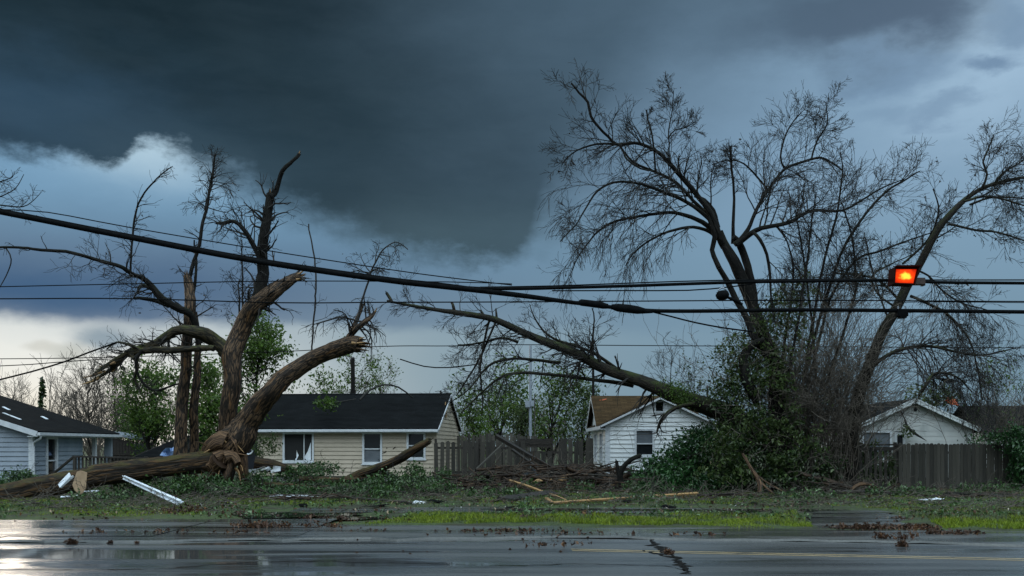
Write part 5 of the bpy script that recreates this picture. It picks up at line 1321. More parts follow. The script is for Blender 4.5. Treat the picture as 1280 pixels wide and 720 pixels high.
# bush over the right end of the fence
sets = [E(1272, 556, 35.4, 13, .4, 22, 44, 24), E(1254, 548, 35.6, 15, .4, 6, 18, 22), E(1276, 588, 35.4, 10, .4, 22, 26, 22), E(1222, 552, 37, 18, .4, 5, 12, 20), E(1295, 570, 35.4, 22, .6, 36, 60, 24)]
leafy('leafy_bush', 'green leafy bush spilling over the right end of the board fence', 'bush', (GX(1262, 35.4), 35.4, 0), sets, 'leaf_bush', .105, None)
sets = [E(1255, 480, 44, 50, 1.5, 60, 40, 14, .22), E(1240, 465, 44, 18, .8, 14, 14, 16, .15)]
st = MB()
for _ in range(16): grow(st, np.array([GX(gV.uniform(1215, 1300), 44), 44, .5]), np.array((gV.normal(0, .2), gV.normal(0, .2), 1)), gV.uniform(2.5, 4.5), .03, 2, Cfg(nc=(0, 4, 5), wig=.15, rmin=.008), gV)
leafy('young_tree', 'sparse young tree with small green leaves, right of the garage above the dark roof', 'tree', (GX(1250, 44), 44, 0), sets, 'leaf_tree', .10, st)
sets = [E(1078, 602, 35.5, 30, .3, 7, 16, 18, .11), E(1042, 575, 35.3, 14, .4, 26, 34, 20, .12), E(1114, 592, 35.6, 5, .15, 22, 13, 18, .06), E(1078, 553, 35.75, 26, .1, 4, 10, 12, .06)]
leafy('climbing_vine', 'green creeper growing over the gappy slatted fence section', 'vine', (GX(1090, 35.5), 35.5, 0), sets, 'leaf_dark', .085, None)
sets = [E(1166, 496, 46.5, 34, 1, 12, 40, 18, .18), E(1150, 508, 46.5, 20, .8, 12, 20, 18, .18)]
leafy('shrub', 'dull olive shrub top showing behind the right slope of the garage roof', 'shrub', (GX(1166, 46.5), 46.5, 0), sets, 'leaf_dark', .13, None)
leafy('shrub', 'added shrub darkening the gaps of the slatted fence, below the garage window', 'shrub', (GX(1082, 39), 39, 0), [E(1060, 580, 39, 26, .7, 22, 60, 22), E(1098, 582, 39, 26, .7, 22, 60, 22), E(1080, 592, 38.6, 46, .6, 14, 60, 22)], 'leaf_ivy', .12, None)  # shrub added so the slat gaps read dark before the pale wall
# leaves fallen on the garage window and a splinter stuck in its wall
sets = [E(1134, 540, 44.6, 7, .2, 10, 7, 16, .10)]
st = MB(); st.tube([P(1121, 505, 44.8), P(1130, 522, 44.75), P(1134, 534, 44.7), P(1142, 541, 44.6), P(1158, 551, 44.5)], [.02, .03, .07, .07, .01], 6)
leafy('broken_branch', 'leafy broken branch jammed against the garage gable beside its window', 'branch', (GX(1134, 44.6), 44.6, 0), sets, 'leaf_dark', .12, st)

# ---------------------------------------------------------------- ground cover: ragged mounds of fallen foliage
def mound(px, py, Y, rx, rz, n, label, mat='leaf_ground', size=.085, name='fallen_foliage'):
    st = MB()
    for _ in range(max(4, n // 5)):
        grow(st, P(px + gV.uniform(-rx, rx) * .8, py + gV.uniform(-.2, .8) * rz, Y - .3), gV.normal(0, 1, 3) * (1, .6, .4) + (0, 0, .25), gV.uniform(.3, .8), .010, 1, cI, gV)
    leafy(name, label, 'foliage', (GX(px, Y), Y, 0), [E(px, py, Y, rx, .55, rz, n, 22, .10, .3)], mat, size, st, 'twig', 'heaps of fallen green foliage', .6)
mound(252, 604, 31.0, 40, 10, 70, 'heap of torn leafy branches under the root crown of the torn tree')
mound(205, 611, 30.6, 36, 7, 44, 'low spread of leafy twigs beside the white gutter length')
mound(318, 600, 31.8, 26, 8, 36, 'leafy heap just right of the hanging roots')
mound(372, 596, 33.6, 34, 12, 64, 'leafy heap below the broken window of the cream bungalow')
mound(420, 608, 32.2, 46, 7, 44, 'wide low leaf heap in front of the double-hung window')
mound(492, 604, 32.8, 40, 11, 84, 'tall leafy heap in front of the curved broken limb')
mound(522, 596, 34.6, 18, 14, 48, 'leafy heap at the right corner of the cream bungalow')
mound(350, 614, 30.4, 60, 5, 40, 'thin carpet of torn leaves behind the white board')
mound(24, 598, 33.0, 20, 9, 40, 'leafy shrub heap beside the grey-blue house downspout')
mound(556, 598, 37.5, 12, 13, 26, 'leafy heap at the foot of the gappy picket fence')
for (px_, py_, Y_, rx_, rz_, n_m, lab_) in ((170, 604, 30.8, 34, 6, 34, 'leafy twigs under the middle of the fallen trunk'), (285, 612, 30.2, 34, 7, 44, 'leafy heap right below the dangling root'),
        (455, 614, 30.8, 50, 5, 40, 'thin leafy spread behind the dark wet plank'), (545, 610, 32.5, 30, 5, 30, 'leafy spread left of the brush heap'), (395, 586, 35.5, 30, 8, 36, 'leaf heap against the bungalow wall'),
        (138, 622, 28.6, 60, 4, 40, 'leafy ground litter left of the white gutter length'), (620, 618, 30.5, 50, 4, 34, 'leafy litter before the brush heap'), (780, 626, 28.6, 70, 3.5, 36, 'leafy litter before the long yellow lumber'),
        (1000, 622, 29.6, 60, 4, 36, 'leafy litter right of the stripped limb'), (1120, 616, 31.4, 50, 4, 34, 'leafy litter below the seam of the two right fences'), (1230, 612, 32.6, 40, 4, 30, 'leafy litter below the right end of the board fence')):
    mound(px_, py_, Y_, rx_, rz_, n_m, lab_)
for (px_, py_, Y_, rx_, rz_, n_m, lab_) in ((604, 604, 35.0, 18, 6, 26, 'green cutting lying on the left part of the brush heap'), (662, 610, 33.6, 20, 5, 26, 'green cutting before the crossing timbers'), (728, 612, 33.4, 26, 5, 30, 'green cutting at the right of the dark roofing sheet'), (795, 611, 34.0, 20, 6, 26, 'green cutting before the upturned root clump')):
    mound(px_, py_, Y_, rx_, rz_, n_m, lab_)
mound(5, 606, 32.4, 14, 5, 18, 'small leaf heap at the left end of the fallen trunk')
mound(330, 556, 40.5, 18, 14, 22, 'leafy sprig covering the left corner of the cream bungalow', 'leaf_dark', .10)
mound(468, 634, 26.6, 10, 3, 6, 'little weed tuft behind the verge'); mound(656, 639, 24.9, 6, 4, 7, 'little weed tuft on the drowned path')
# sprig lying on the bungalow roof
st = MB(); st.tube(spline([P(395, 505, 44.8), P(420, 503, 44.6), P(445, 499, 45.2)], .3), .03, 5)
leafy('broken_branch', 'small leafy branch lying on the black roof of the cream bungalow', 'branch', (GX(408, 44.7), 44.7, 2.8), [E(408, 505, 44.6, 12, .4, 6, 14, 18, .13)], 'leaf_tree', .15, st)
st = MB(); q = spline([[*P(450, 500, 45.2), .05], [*P(462, 488, 45.6), .05], [*P(480, 481, 46), .045], [*P(498, 484, 46.4), .04], [*P(516, 497, 46.8), .03]], .3); st.tube(q[:, :3], q[:, 3], 6)
tag(st.build('broken_branch', MAT['twig']), 'bare arching broken branch resting on the bungalow ridge', 'branch')

# ================================================================ trees behind the houses
def back_tree(label, px, Y, top, hw_, leaves=None, mat='leaf_tree', trunk=.12, n=10, lev=3, tm='bark_dark', size=.13, name='leafy_tree', seed=1, nl=121, per=24, low=.3, group=None, tw='twig'):
    g = np.random.default_rng(seed)
    base = np.array([GX(px, Y), Y, -.1]); topz = ZY(top, Y)
    T = thing(name, label, 'tree', tuple(base), 0, group)
    h = topz; s = []
    for i in range(6): s.append([base[0] + g.normal(0, .12) * i / 3, Y + g.normal(0, .1), h * i / 5 * .92, trunk * (1 - i / 5 * .85)])
    s[0][2] = -.1; s = spline(s, .4); a = MB(); a.tube(s[:, :3], s[:, 3], 9, .08); o = a.build('trunk', MAT[tm], T); o.location = -Vector(T.location)
    m = MB(); c_ = Cfg(nc=(0, 3, 4, 5), wig=.15, grav=.04, seg=.3, rmin=.008, flat=1., ang=(.3, .8)); TIPS.clear()
    sprout(m, s[:, :3], s[:, 3], n, hw_ / F * Y * 1.15, lev - 1, c_, g, low, 1.0, .45, .5)
    o = m.build('crown', MAT[tw], T); o.location = -Vector(T.location)
    if leaves:
        tp = np.array(TIPS); pts = tp[g.choice(len(tp), min(nl, len(tp)), replace=False)]
        pts = np.repeat(pts, per, 0); pts = pts + g.normal(0, leaves, pts.shape); l = MB(); l.leaves(pts[pts[:, 2] > .1], size, .3, g)
        o = l.build('leaves', MAT[mat], T); o.location = -Vector(T.location)
    return T
# behind the torn tree
back_tree('fresh green tree behind the torn trunk, touching the cream bungalow', 318, 52, 410, 48, .30, 'leaf_tree', .13, 26, 3, seed=31, nl=283, per=25, low=.12, size=.15)
back_tree('green leafy tree left of the root crown, between the two torn trees', 268, 45, 475, 40, .28, 'leaf_tree', .10, 24, 3, seed=32, nl=229, per=26, low=.08, size=.14)
back_tree('green leafy tree left of the snapped tree, by the shed', 188, 46, 470, 42, .30, 'leaf_tree', .10, 24, 3, seed=33, nl=202, per=24, low=.10, size=.14)
back_tree('low pale-leaved tree behind the shed roof', 172, 50, 520, 24, .22, 'leaf_dark', .07, 20, 3, seed=34, nl=135, per=22, low=.05, size=.12)
back_tree('sparse tree with thin new leaves behind the bungalow ridge', 440, 60, 432, 42, .22, 'leaf_tree', .10, 22, 3, seed=35, nl=121, per=14, low=.3, size=.14, tw='twig_grey')
back_tree('bare spreading tree behind the bungalow ridge', 478, 64, 452, 34, .2, 'leaf_tree', .08, 20, 3, seed=36, nl=40, per=12, low=.35, size=.12, name='bare_tree', tw='twig_grey')
back_tree('pale sparse tree behind the bungalow roof, left of the bare spreading one', 404, 56, 470, 30, .24, 'leaf_tree', .07, 18, 3, seed=37, nl=94, per=17, low=.3, size=.13, tw='twig_grey')
# between the houses
back_tree('slim green tree nearest the bungalow gable', 592, 54, 496, 28, .28, 'leaf_tree', .09, 22, 3, seed=41, nl=148, per=11, low=.12, size=.15)
back_tree('tall green tree left of the light pole', 628, 58, 478, 44, .40, 'leaf_tree', .12, 26, 3, seed=42, nl=256, per=11, low=.10, size=.16)
back_tree('dense green tree right of the light pole', 690, 57, 486, 46, .34, 'leaf_tree', .12, 26, 3, seed=43, nl=256, per=11, low=.10, size=.16)
back_tree('darker green tree beside the white cottage', 728, 56, 492, 30, .30, 'leaf_dark', .10, 22, 3, seed=44, nl=202, per=11, low=.10, size=.15)
back_tree('low green tree behind the patch board fence', 655, 53, 512, 34, .26, 'leaf_dark', .08, 20, 3, seed=45, nl=162, per=11, low=.05, size=.14)
back_tree('bare brushy tree over the cottage roof', 838, 56, 432, 42, None, None, .09, 26, 3, seed=46, low=.3, name='bare_tree')
back_tree('small bare brushy tree between cottage and big tree', 868, 54, 455, 26, .2, 'leaf_dark', .07, 20, 3, seed=47, nl=40, per=6, low=.3, name='bare_tree')
# behind the left house
back_tree('grey bare bushy tree right above the blue-grey house porch', 112, 58, 468, 46, None, None, .09, 95, 3, seed=51, low=.10, name='bare_tree', tw='twig_grey')
back_tree('second bare bushy tree between the porch and the shed', 146, 60, 478, 38, None, None, .08, 80, 3, seed=52, low=.10, name='bare_tree', tw='twig_grey')
back_tree('small bare tree above the roof at the left edge', 18, 74, 482, 26, None, None, .07, 22, 3, seed=53, low=.3, name='bare_tree', tw='twig_grey')
back_tree('small bare tree right of the thin conifer', 76, 74, 484, 22, None, None, .07, 22, 3, seed=54, low=.3, name='bare_tree', tw='twig_grey')
# thin conifer
cf = thing('conifer', 'thin dark conifer poking above the blue-grey roof', 'tree', (GX(53, 70), 70, 0)); g = np.random.default_rng(5)
m = MB(); hz = ZY(473, 70); m.tube([(0, 0, 0), (0, 0, hz)], [.12, .02], 6); m.build('trunk', MAT['bark_dark'], cf)
m = MB()
for i in range(150):
    z = 1 + (hz - 1) * (i / 150) ** .8; r = (hz - z) / hz * .55 + .10; a = g.uniform(0, 6.28); m.leaves(np.array([[math.cos(a) * r * t_, math.sin(a) * r * t_, z - .1 * t_] for t_ in (.3, .6, .95)]), .26, .2, g)
m.build('crown', MAT['leaf_ivy'], cf)
# far wood
fw_ = MB(); g = np.random.default_rng(66); cW = Cfg(nc=(0, 5, 6), wig=.12, grav=.02, seg=.7, rmin=.014, ang=(.25, .7), rr=.6)
for _ in range(300):
    y = g.uniform(85, 125); x = g.uniform(-85, 90)
    hh = g.uniform(5.0, 7.6) * (1.0 if x < -25 else .72)
    grow(fw_, np.array([x, y, -.1]), np.array((g.normal(0, .1), 0, 1)), hh, .07, 2, cW, g)
for _ in range(700):
    y = g.uniform(84, 110); x = g.uniform(-85, 90); grow(fw_, np.array([x, y, -.1]), np.array((g.normal(0, .35), g.normal(0, .35), 1)), g.uniform(1.5, 4.0), .05, 1, cW, g)
tag(fw_.build('far_wood', MAT['twig_grey']), 'far-off band of bare grey trees along the horizon', 'trees', kind='stuff')

# ================================================================ grass and litter
def blades(name, x, y, z, h, w, mat, label, g):
    n = len(x); a = g.uniform(0, np.pi, n); lx, ly = g.normal(0, .45, n) * h, g.normal(0, .45, n) * h
    b = np.stack([x, y, z], -1); s_ = np.stack([np.cos(a) * w, np.sin(a) * w, np.zeros(n)], -1); top = b + np.stack([lx, ly, h], -1); mid = b + np.stack([lx * .35, ly * .35, h * .6], -1)
    v = np.stack([b - s_, b + s_, mid + s_ * .7, top, mid - s_ * .7], 1).reshape(-1, 3); i = np.arange(n)[:, None] * 5
    m = MB(); m.add(v, np.concatenate([i + [0, 1, 2, 4]], 0)); 
    m2 = MB(); m.f[3].append(np.concatenate([i + [4, 2, 3]], 0)); m.uv[3].append(np.zeros((n * 3, 2))); m.sm[3].append(np.zeros(n, bool))
    return tag(m.build(name, MAT[mat]), label, 'grass', kind='stuff')
gG = np.random.default_rng(88)
def vnoise(x, y, s, seed):
    r = np.random.default_rng(seed); o = np.zeros_like(x)
    for k in range(6):
        a = r.uniform(0, 6.28); f = s * r.uniform(.6, 1.8); o += np.sin((x * math.cos(a) + y * math.sin(a)) * f + r.uniform(0, 6.28))
    return o / 3
far2v = np.vectorize(far2)
# bright verge strips
n = 60000; x = gG.uniform(-4.4, 15, n); f2 = far2v(x); y = f2 + .12 + gG.random(n) * 2.9
keep = (in_path(x, y) < .22) & (y < f2 + 2.35 + .3 * np.sin(x * 1.9) + .25 * vnoise(x, y, 3, 4)) & (vnoise(x, y, 4, 1) + gG.normal(0, .3, n) + .5 * vnoise(x, y, 9, 41) > -.45) & (y > f2 + .2 + .22 * np.sin(x * 2.3) + .2 * vnoise(x, y, 5, 2)) & ((x > -3.4) | (y > 21.6))
x, y = x[keep], y[keep]; blades('verge_grass', x, y, gz(x, y) - .015, gG.uniform(.04, .105, len(x)) * (1 + .35 * vnoise(x, y, 2.5, 9)).clip(.4, 1.8), .006 + .003 * gG.random(len(x)), 'grass_bright', 'bright wet grass of the verge along the road', gG)
n = 130000; x = gG.uniform(-19, 19, n); y = 22.0 + gG.random(n) ** 1.2 * 13; keep = (in_path(x, y) < .2) & (vnoise(x, y, 1.1, 3) + .5 * vnoise(x, y, 5, 13) + gG.normal(0, .25, n) > .12) & (np.abs(x) < y * .56)
x, y = x[keep], y[keep]; blades('lawn_grass', x, y, gz(x, y) - .01, gG.uniform(.03, .085, len(x)), .006, 'grass_bright', 'brighter grass patches on the littered lawn', gG)
n = 150000; x = gG.uniform(-26, 24, n); y = 20.2 + gG.random(n) ** 1.3 * 23; keep = (in_path(x, y) < .2) & (vnoise(x, y, .9, 5) + gG.normal(0, .25, n) > -.35) & (y > far2v(x) + .3) & ~((x < -4) & (y < 22.4)) & (np.abs(x) < y * .56)
x, y = x[keep], y[keep]; blades('lawn_grass', x, y, gz(x, y) - .01, gG.uniform(.04, .12, len(x)), .006, 'grass_dull', 'dull short grass of the yards', gG)
# torn leaves, twigs and muck lying everywhere
n = 46000; x = gG.uniform(-24, 24, n); y = 22 + gG.random(n) * 17; keep = (vnoise(x, y, 1.2, 7) + gG.normal(0, .4, n) > -.1) & (np.abs(x) < y * .56) & (in_path(x, y) < .5)
x, y = x[keep], y[keep]; m = MB(); m.leaves(np.stack([x, y, gz(x, y) + gG.uniform(.0, .07, len(x))], -1), .075, 1.6, gG)
tag(m.build('leaf_litter', MAT['leaf_ground']), 'torn green leaves littering the lawn', 'leaves', kind='stuff')
n = 12000; x = gG.uniform(-24, 24, n); y = 21 + gG.random(n) * 18; keep = (vnoise(x, y, 1.4, 17) + gG.normal(0, .4, n) > .1) & (np.abs(x) < y * .56)
x, y = x[keep], y[keep]
m = MB(); m.leaves(np.stack([x, y, gz(x, y) + gG.uniform(.0, .05, len(x))], -1), .085, 1.6, gG)
# drifts of brown muck along the road edge
def drift(px0, px1, py, n, sy, h=.02, cl=9):
    Y = (EYE + .02) * F / (py - HY); xa, xb = GX(px0, Y), GX(px1, Y); c_ = gG.uniform(xa, xb, cl); i = gG.integers(0, cl, n)
    xx = c_[i] + gG.normal(0, (xb - xa) / cl * .6, n); yy = Y + gG.normal(0, sy, n) + .1 * np.sin(c_[i] * 9)
    m.leaves(np.stack([xx, yy, -.02 + np.abs(gG.normal(0, h, n))], -1), .07, 1.2, gG)
drift(1050, 1170, 661, 900, .16, .035); drift(1160, 1220, 667, 240, .12, .025); drift(1100, 1150, 673, 120, .08, .05, 5); drift(300, 420, 659, 420, .12, .05); drift(440, 700, 664, 160, .12, .02); drift(200, 300, 643, 380, .2, .10); drift(380, 430, 648, 160, .15, .03)
drift(600, 900, 668, 90, .2, .01); drift(90, 330, 666, 90, .2, .02); drift(650, 760, 681, 34, .2, .02, 6)
tag(m.build('leaf_muck', MAT['leaf_brown']), 'brown sodden leaves and muck on the lawn and road edge', 'leaves', kind='stuff')
# pale chips of torn wood and siding
m = MB(); n = 2600; px = gG.uniform(0, 1280, n); y = 22.5 + gG.random(n) * 15; x = GX(px, y); keep = vnoise(x, y, 1.0, 27) + gG.normal(0, .4, n) > .0
x, y = x[keep], y[keep]; m.leaves(np.stack([x, y, gz(x, y) + gG.uniform(.0, .09, len(x))], -1), .07, 1.4, gG, 0.05, .4)
tag(m.build('wood_chips', MAT['chips']), 'pale chips of torn wood and siding scattered on the lawn', 'debris', kind='stuff')
# fine twig litter
m = MB(); cT_ = Cfg(nc=(0, 2, 3), wig=.2, seg=.12, rmin=.0055, rr=.8)
for _ in range(1500):
    y = 23.5 + gG.random() * 12; px = gG.uniform(0, 1280); x_ = GX(px, y)
    if in_path(np.array(x_), np.array(y)) > .3: continue
    a = gG.uniform(-.6, .6) + (math.pi if gG.random() < .5 else 0); grow(m, np.array([x_, y, float(gz(x_, y)) + gG.uniform(.01, .10)]), np.array((math.cos(a), math.sin(a), gG.uniform(-.05, .22))), gG.uniform(.25, 1.1), gG.uniform(.006, .014), 1, cT_, gG)
tag(m.build('twig_litter', MAT['twig_grey']), 'fine broken twigs scattered over the lawn', 'twigs', kind='stuff')

# ================================================================ storm debris
gD = np.random.default_rng(909)
def one(name, mb, mat, label, cat, group=None, part=None): return tag(mb.build(name, MAT[mat]), label, cat, group)
def stick(pix, Y0, Y1, mat, name, label, cat, k=8, ridge=.15, group=None, broken=True, g=gD):
    m_ = len(pix); rows = [[*P(q[0], q[1], Y0 + (Y1 - Y0) * i / (m_ - 1)), q[2] / F * (Y0 + (Y1 - Y0) * i / (m_ - 1))] for i, q in enumerate(pix)]
    s = spline(rows, .12); s[:, 3] = np.maximum(s[:, 3], .006); mb = MB(); mb.tube(s[:, :3], s[:, 3], k, ridge)
    if broken:
        d = unit(s[-1, :3] - s[-3, :3]); R = s[-1, 3]
        for _ in range(5):
            o = unit(np.cross(d, g.normal(0, 1, 3))) * R * g.uniform(.2, .8); a = s[-1, :3] - d * R * .6 + o; mb.tube([a, a + d * R * g.uniform(1, 2.2)], [R * .3, R * .05], 5)
    return one(name, mb, mat, label, cat, group)
# the curved broken limb and the log lying by it
stick([(436, 599, 5.5), (452, 592, 6), (470, 586, 6), (490, 578, 6), (508, 568, 6), (522, 559, 5.5), (537, 551, 4.5)], 33.5, 33.0, 'log', 'broken_limb', 'curved dark broken limb rising in front of the bungalow windows', 'branch', 11)
stick([(374, 599, 4), (400, 600, 4.6), (430, 600, 4.5), (455, 597, 5), (485, 591, 4)], 33.2, 33.5, 'log', 'log', 'reddish brown split log lying below the curved limb', 'log', 10)
stick([(300, 607, 4), (340, 606, 4), (372, 608, 3), (402, 612, 2)], 31.6, 31.4, 'log', 'log', 'dark log under leaves right of the root crown', 'log', 9)
stick([(318, 580, 9), (345, 584, 7), (372, 592, 4)], 33.6, 33.9, 'log', 'log', 'dark rotten log behind the leaf heap at the bungalow corner', 'log', 10)
mb = MB(); mb.beam(P(404, 620.5, 29.6), P(512, 629.5, 27.2), .20, .10); one('plank', mb, 'dark_plank', 'long dark wet plank lying flat on the lawn', 'plank')
mb = MB(); mb.beam(P(335, 620.5, 29.7), P(403, 621.5, 29.3), .16, .03); mb.beam(P(345, 618.5, 29.8), P(385, 619.5, 29.7), .10, .02); one('board', mb, 'white_scrap', 'white board lying flat, butted to the dark plank', 'board')
mb = MB(); mb.beam(P(517, 628, 27.8), P(531, 629.5, 27.6), .18, .05, .3); one('scrap', mb, 'white_scrap', 'small white scrap right of the dark plank', 'scrap')
# white gutter length, white panel and cardboard by the fallen trunk
mb = MB(); a, b_ = P(155, 598, 29.5), P(226, 629.5, 27.0)
for w, off, zz in ((.16, 0, 0), (.03, .07, .05), (.03, -.07, .05)):
    mb.beam(a + (0, off, zz), b_ + (0, off, zz), w * .55, .022 if w > .1 else .09, .5, w * 1.2)
one('gutter_length', mb, 'white_scrap', 'bent white gutter length leaning on the fallen trunk, end on the grass', 'gutter')
mb = MB(); mb.beam(P(74, 607.5, 29.15), P(88, 593, 29.2), .26, .02, .6); mb.beam(P(76, 609, 29.1), P(92, 595, 29.15), .05, .05, .6); one('board', mb, 'white_scrap', 'short white folded panel leaning on the fallen trunk', 'board')
mb = MB(); poly = [(96, 590), (101, 588.5), (109, 591), (108, 602), (107.5, 611), (102, 618.5), (94, 614), (90.5, 606), (93, 601)]; c0 = P(100, 604, 28.9)
v = [P(x, y, 28.9 - .22 * (y - 589) / 30) for x, y in poly]; nn = len(v); vv = v + [p + (0, .02, .01) for p in v]
mb.add(vv, [[0, i, i + 1] for i in range(1, nn - 1)] + [[nn, nn + i + 1, nn + i] for i in range(1, nn - 1)]); mb.add(vv, [[i, i + nn, (i + 1) % nn + nn, (i + 1) % nn] for i in range(nn)])
one('cardboard', mb, 'cardboard', 'torn brown cardboard sheet against the fallen trunk', 'cardboard')
for (x, y, Y, l, lab) in ((86, 621, 28.3, .45, 'flat white scrap under the cardboard'), (111, 615, 29, .5, 'white scrap right of the cardboard'), (25, 630, 27.2, .14, 'tiny white scrap in the grass at the left')):
    mb = MB(); p = P(x, y, Y); mb.beam(p - (l / 2, 0, 0), p + (l / 2, .1, .03), .12, .02, .2); one('scrap', mb, 'white_scrap', lab, 'scrap')
mb = MB()
for i in range(7): p = P(312 + i * 5 + gD.uniform(-2, 2), 587 + gD.uniform(-3, 6), 32.3 + gD.uniform(-.2, .2)); mb.beam(p, p + np.array((gD.uniform(.1, .35), gD.uniform(-.1, .1), gD.uniform(-.08, .1))), .10, .015, gD.uniform(0, 3))
one('scrap', mb, 'white_scrap', 'shredded white siding scraps on the leaves right of the roots', 'scrap')
for i, (x, y) in enumerate(((328, 582), (328, 612), (344, 602))):
    pass
mb = MB(); mb.beam(P(328, 613, 30.7), P(328, 599, 30.7), .05, .04); one('stake', mb, 'stick', 'short upright wooden stake in the leaves near the white board', 'stake')
# dark panel with a curved white mark, in the shade right of the torn trunk
SG = thing('panel', 'dark panel with a white S mark, half hidden behind the torn trunk', 'panel', tuple(P(311, 576, 41.0)), 0)
mb = MB(); mb.box((-.34, 0, -.35), (.34, .04, 1.0)); mb.build('board', M_plain('navy', (.006, .008, .014), (.012, .015, .025), 4, .4, .05), SG)
mb = MB(); mb.tube(spline([(.16, -.02, .78), (.02, -.02, .86), (-.13, -.02, .76), (-.06, -.02, .62), (.10, -.02, .52), (.16, -.02, .38), (.02, -.02, .26), (-.14, -.02, .34)], .04), .034, 6); mb.build('letter', MAT['white_scrap'], SG)
# the heap of brush and lumber in front of the middle fence
beams = (((620, 545), (709, 597), 41.0, 40.2, .22, .13, 'dark_plank', 'thick dark splintered timber leaning across the brush heap'),
         ((640, 562), (672, 585), 40.4, 40.0, .16, .08, 'dark_plank', 'shorter dark timber hanging below the thick leaning one'),
         ((628, 556), (572, 609), 40.7, 38.4, .12, .06, 'grey_plank', 'long thin plank leaning left from the crossing timbers'),
         ((632, 594.5), (745, 597), 39.4, 39.2, .11, .06, 'stick', 'horizontal brown lath along the top of the heap'),
         ((632, 625.5), (690, 617), 28.6, 31.6, .55, .14, 'dark_plank', 'dark flat sheet of torn roofing lying at the front of the heap'))
for (a, b_, ya, yb, w, h, m_, lab) in beams:
    mb = MB(); mb.beam(P(*a, ya), P(*b_, yb), w, h, .2 if w < .5 else .12, w * .8); one('timber' if w > .13 else 'plank', mb, m_, lab, 'timber' if w > .13 else 'plank')
mb = MB(); q = spline([P(637, 600.5, 33.0), P(658, 607, 32.4), P(682, 616, 31.4), P(694, 620, 30.1), P(708, 626, 28.0)], .3)
for i in range(len(q) - 1): mb.beam(q[i], q[i + 1] + (q[i + 1] - q[i]) * .02, .07, .05, .3)
one('lumber', mb, 'raw_wood', 'bent length of fresh yellow lumber standing out of the heap', 'lumber')
mb = MB(); mb.beam(P(692, 628.5, 27.2), P(872, 616.5, 30.4), .085, .05, .4); mb.beam(P(683, 622.5, 28.4), P(690, 628, 27.5), .10, .04); one('lumber', mb, 'raw_wood', 'long straight yellow lumber lying along the lawn', 'lumber')
mb = MB(); mb.beam(P(872, 619, 30.3), P(925, 617.5, 30.6), .08, .05, .4); one('lumber', mb, 'stick', 'reddish splintered end piece beyond the yellow lumber', 'lumber')
def pile(n, px0, px1, hfun, Y0, Y1, group, label, L=(.9, 3.8), R=(.018, .070), tilt=.16, name='broken_branch'):
    for i in range(n):
        px = gD.uniform(px0, px1); y = gD.uniform(Y0, Y1); ht = max(.03, hfun(px)) * gD.random() ** .8; l = gD.uniform(*L) * (.6 + .4 * gD.random())
        a = gD.normal(0, .35) + (math.pi if gD.random() < .5 else 0); c_ = np.array([GX(px, y), y, float(gz(GX(px, y), y)) + ht])
        d = np.array((math.cos(a), math.sin(a), gD.normal(0, tilt))); d = unit(d); r = gD.uniform(*R); k = 7
        t = np.linspace(-.5, .5, k); bend = gD.normal(0, .12, 3) * (1, 1, .5) * l
        pts = c_ + d * (t * l)[:, None] + bend * ((t * 2) ** 2 - .3)[:, None] + gD.normal(0, .02, (k, 3)); pts[:, 2] = np.maximum(pts[:, 2], .02)
        mb = MB(); mb.tube(spline(pts, .15), np.interp(np.linspace(0, 1, len(spline(pts, .15))), [0, 1], [r, r * .35]), 7, .18)
        for _ in range(gD.integers(0, 3)):
            j = gD.integers(1, k - 1); dd = unit(d + gD.normal(0, .6, 3)); mb.tube([pts[j], pts[j] + dd * l * .16, pts[j] + dd * l * .3 + gD.normal(0, .03, 3)], [r * .5, r * .35, r * .15], 5)
        one(name, mb, 'stick', label, 'branch', group)
pile(120, 572, 800, lambda p: np.interp(p, [560, 600, 640, 700, 760, 800], [.14, .60, .86, .86, .78, .28]), 34.5, 39.0, 'broken branches heaped before the middle fence', 'brown broken branch in the big heap before the middle fence')
pile(26, 985, 1120, lambda p: np.interp(p, [985, 1040, 1090, 1120], [.25, .45, .4, .15]), 32.0, 34.5, 'broken branches below the slatted fence', 'brown broken branch in the low pile below the slatted fence', (.6, 2.2), (.014, .045))
pile(12, 1175, 1280, lambda p: .10, 30.5, 32.5, 'dark branches in the grass before the board fence', 'dark broken branch in the grass before the tight board fence', (.7, 2.4), (.02, .06), .04)
pile(20, 100, 420, lambda p: .16, 28.5, 30.5, 'broken branches in front of the torn tree', 'broken branch on the grass in front of the torn tree', (.6, 2.2), (.012, .035), .05)
pile(14, 820, 1000, lambda p: .14, 29.5, 31.5, 'broken branches before the leafy bush', 'thin broken branch on the grass before the large leafy bush', (.6, 1.9), (.012, .03), .05)
pile(60, 590, 790, lambda p: np.interp(p, [590, 640, 700, 760, 790], [.10, .25, .3, .3, .12]), 32.0, 35.0, 'broken branches spread before the big heap', 'thin broken branch spread on the grass before the big brush heap', (.5, 2.0), (.010, .032), .10)
pile(40, 230, 540, lambda p: .22, 30.5, 33.5, 'broken branches among the leaf heaps', 'broken branch among the leaf heaps before the cream bungalow', (.6, 2.4), (.010, .035), .10)
pile(26, 590, 770, lambda p: .55, 35.0, 38.5, 'snapped limbs standing out of the big heap', 'snapped limb standing up out of the big brush heap', (1.3, 3.2), (.025, .065), .42, 'broken_limb')
pile(16, 600, 760, lambda p: .35, 33.2, 35.2, 'snapped limbs standing out of the big heap', 'snapped limb standing up out of the big brush heap', (1.0, 2.4), (.02, .045), .35, 'broken_limb')
pile(10, 590, 770, lambda p: .55, 34.3, 36.5, 'thick logs in the big heap', 'thick dark log lying in the big brush heap', (1.6, 3.4), (.075, .13), .06, 'log')
pile(9, 575, 640, lambda p: .35, 34.0, 36.0, 'thick logs at the left of the big heap', 'thick brown log at the left end of the big brush heap', (1.6, 3.0), (.06, .10), .04, 'log')
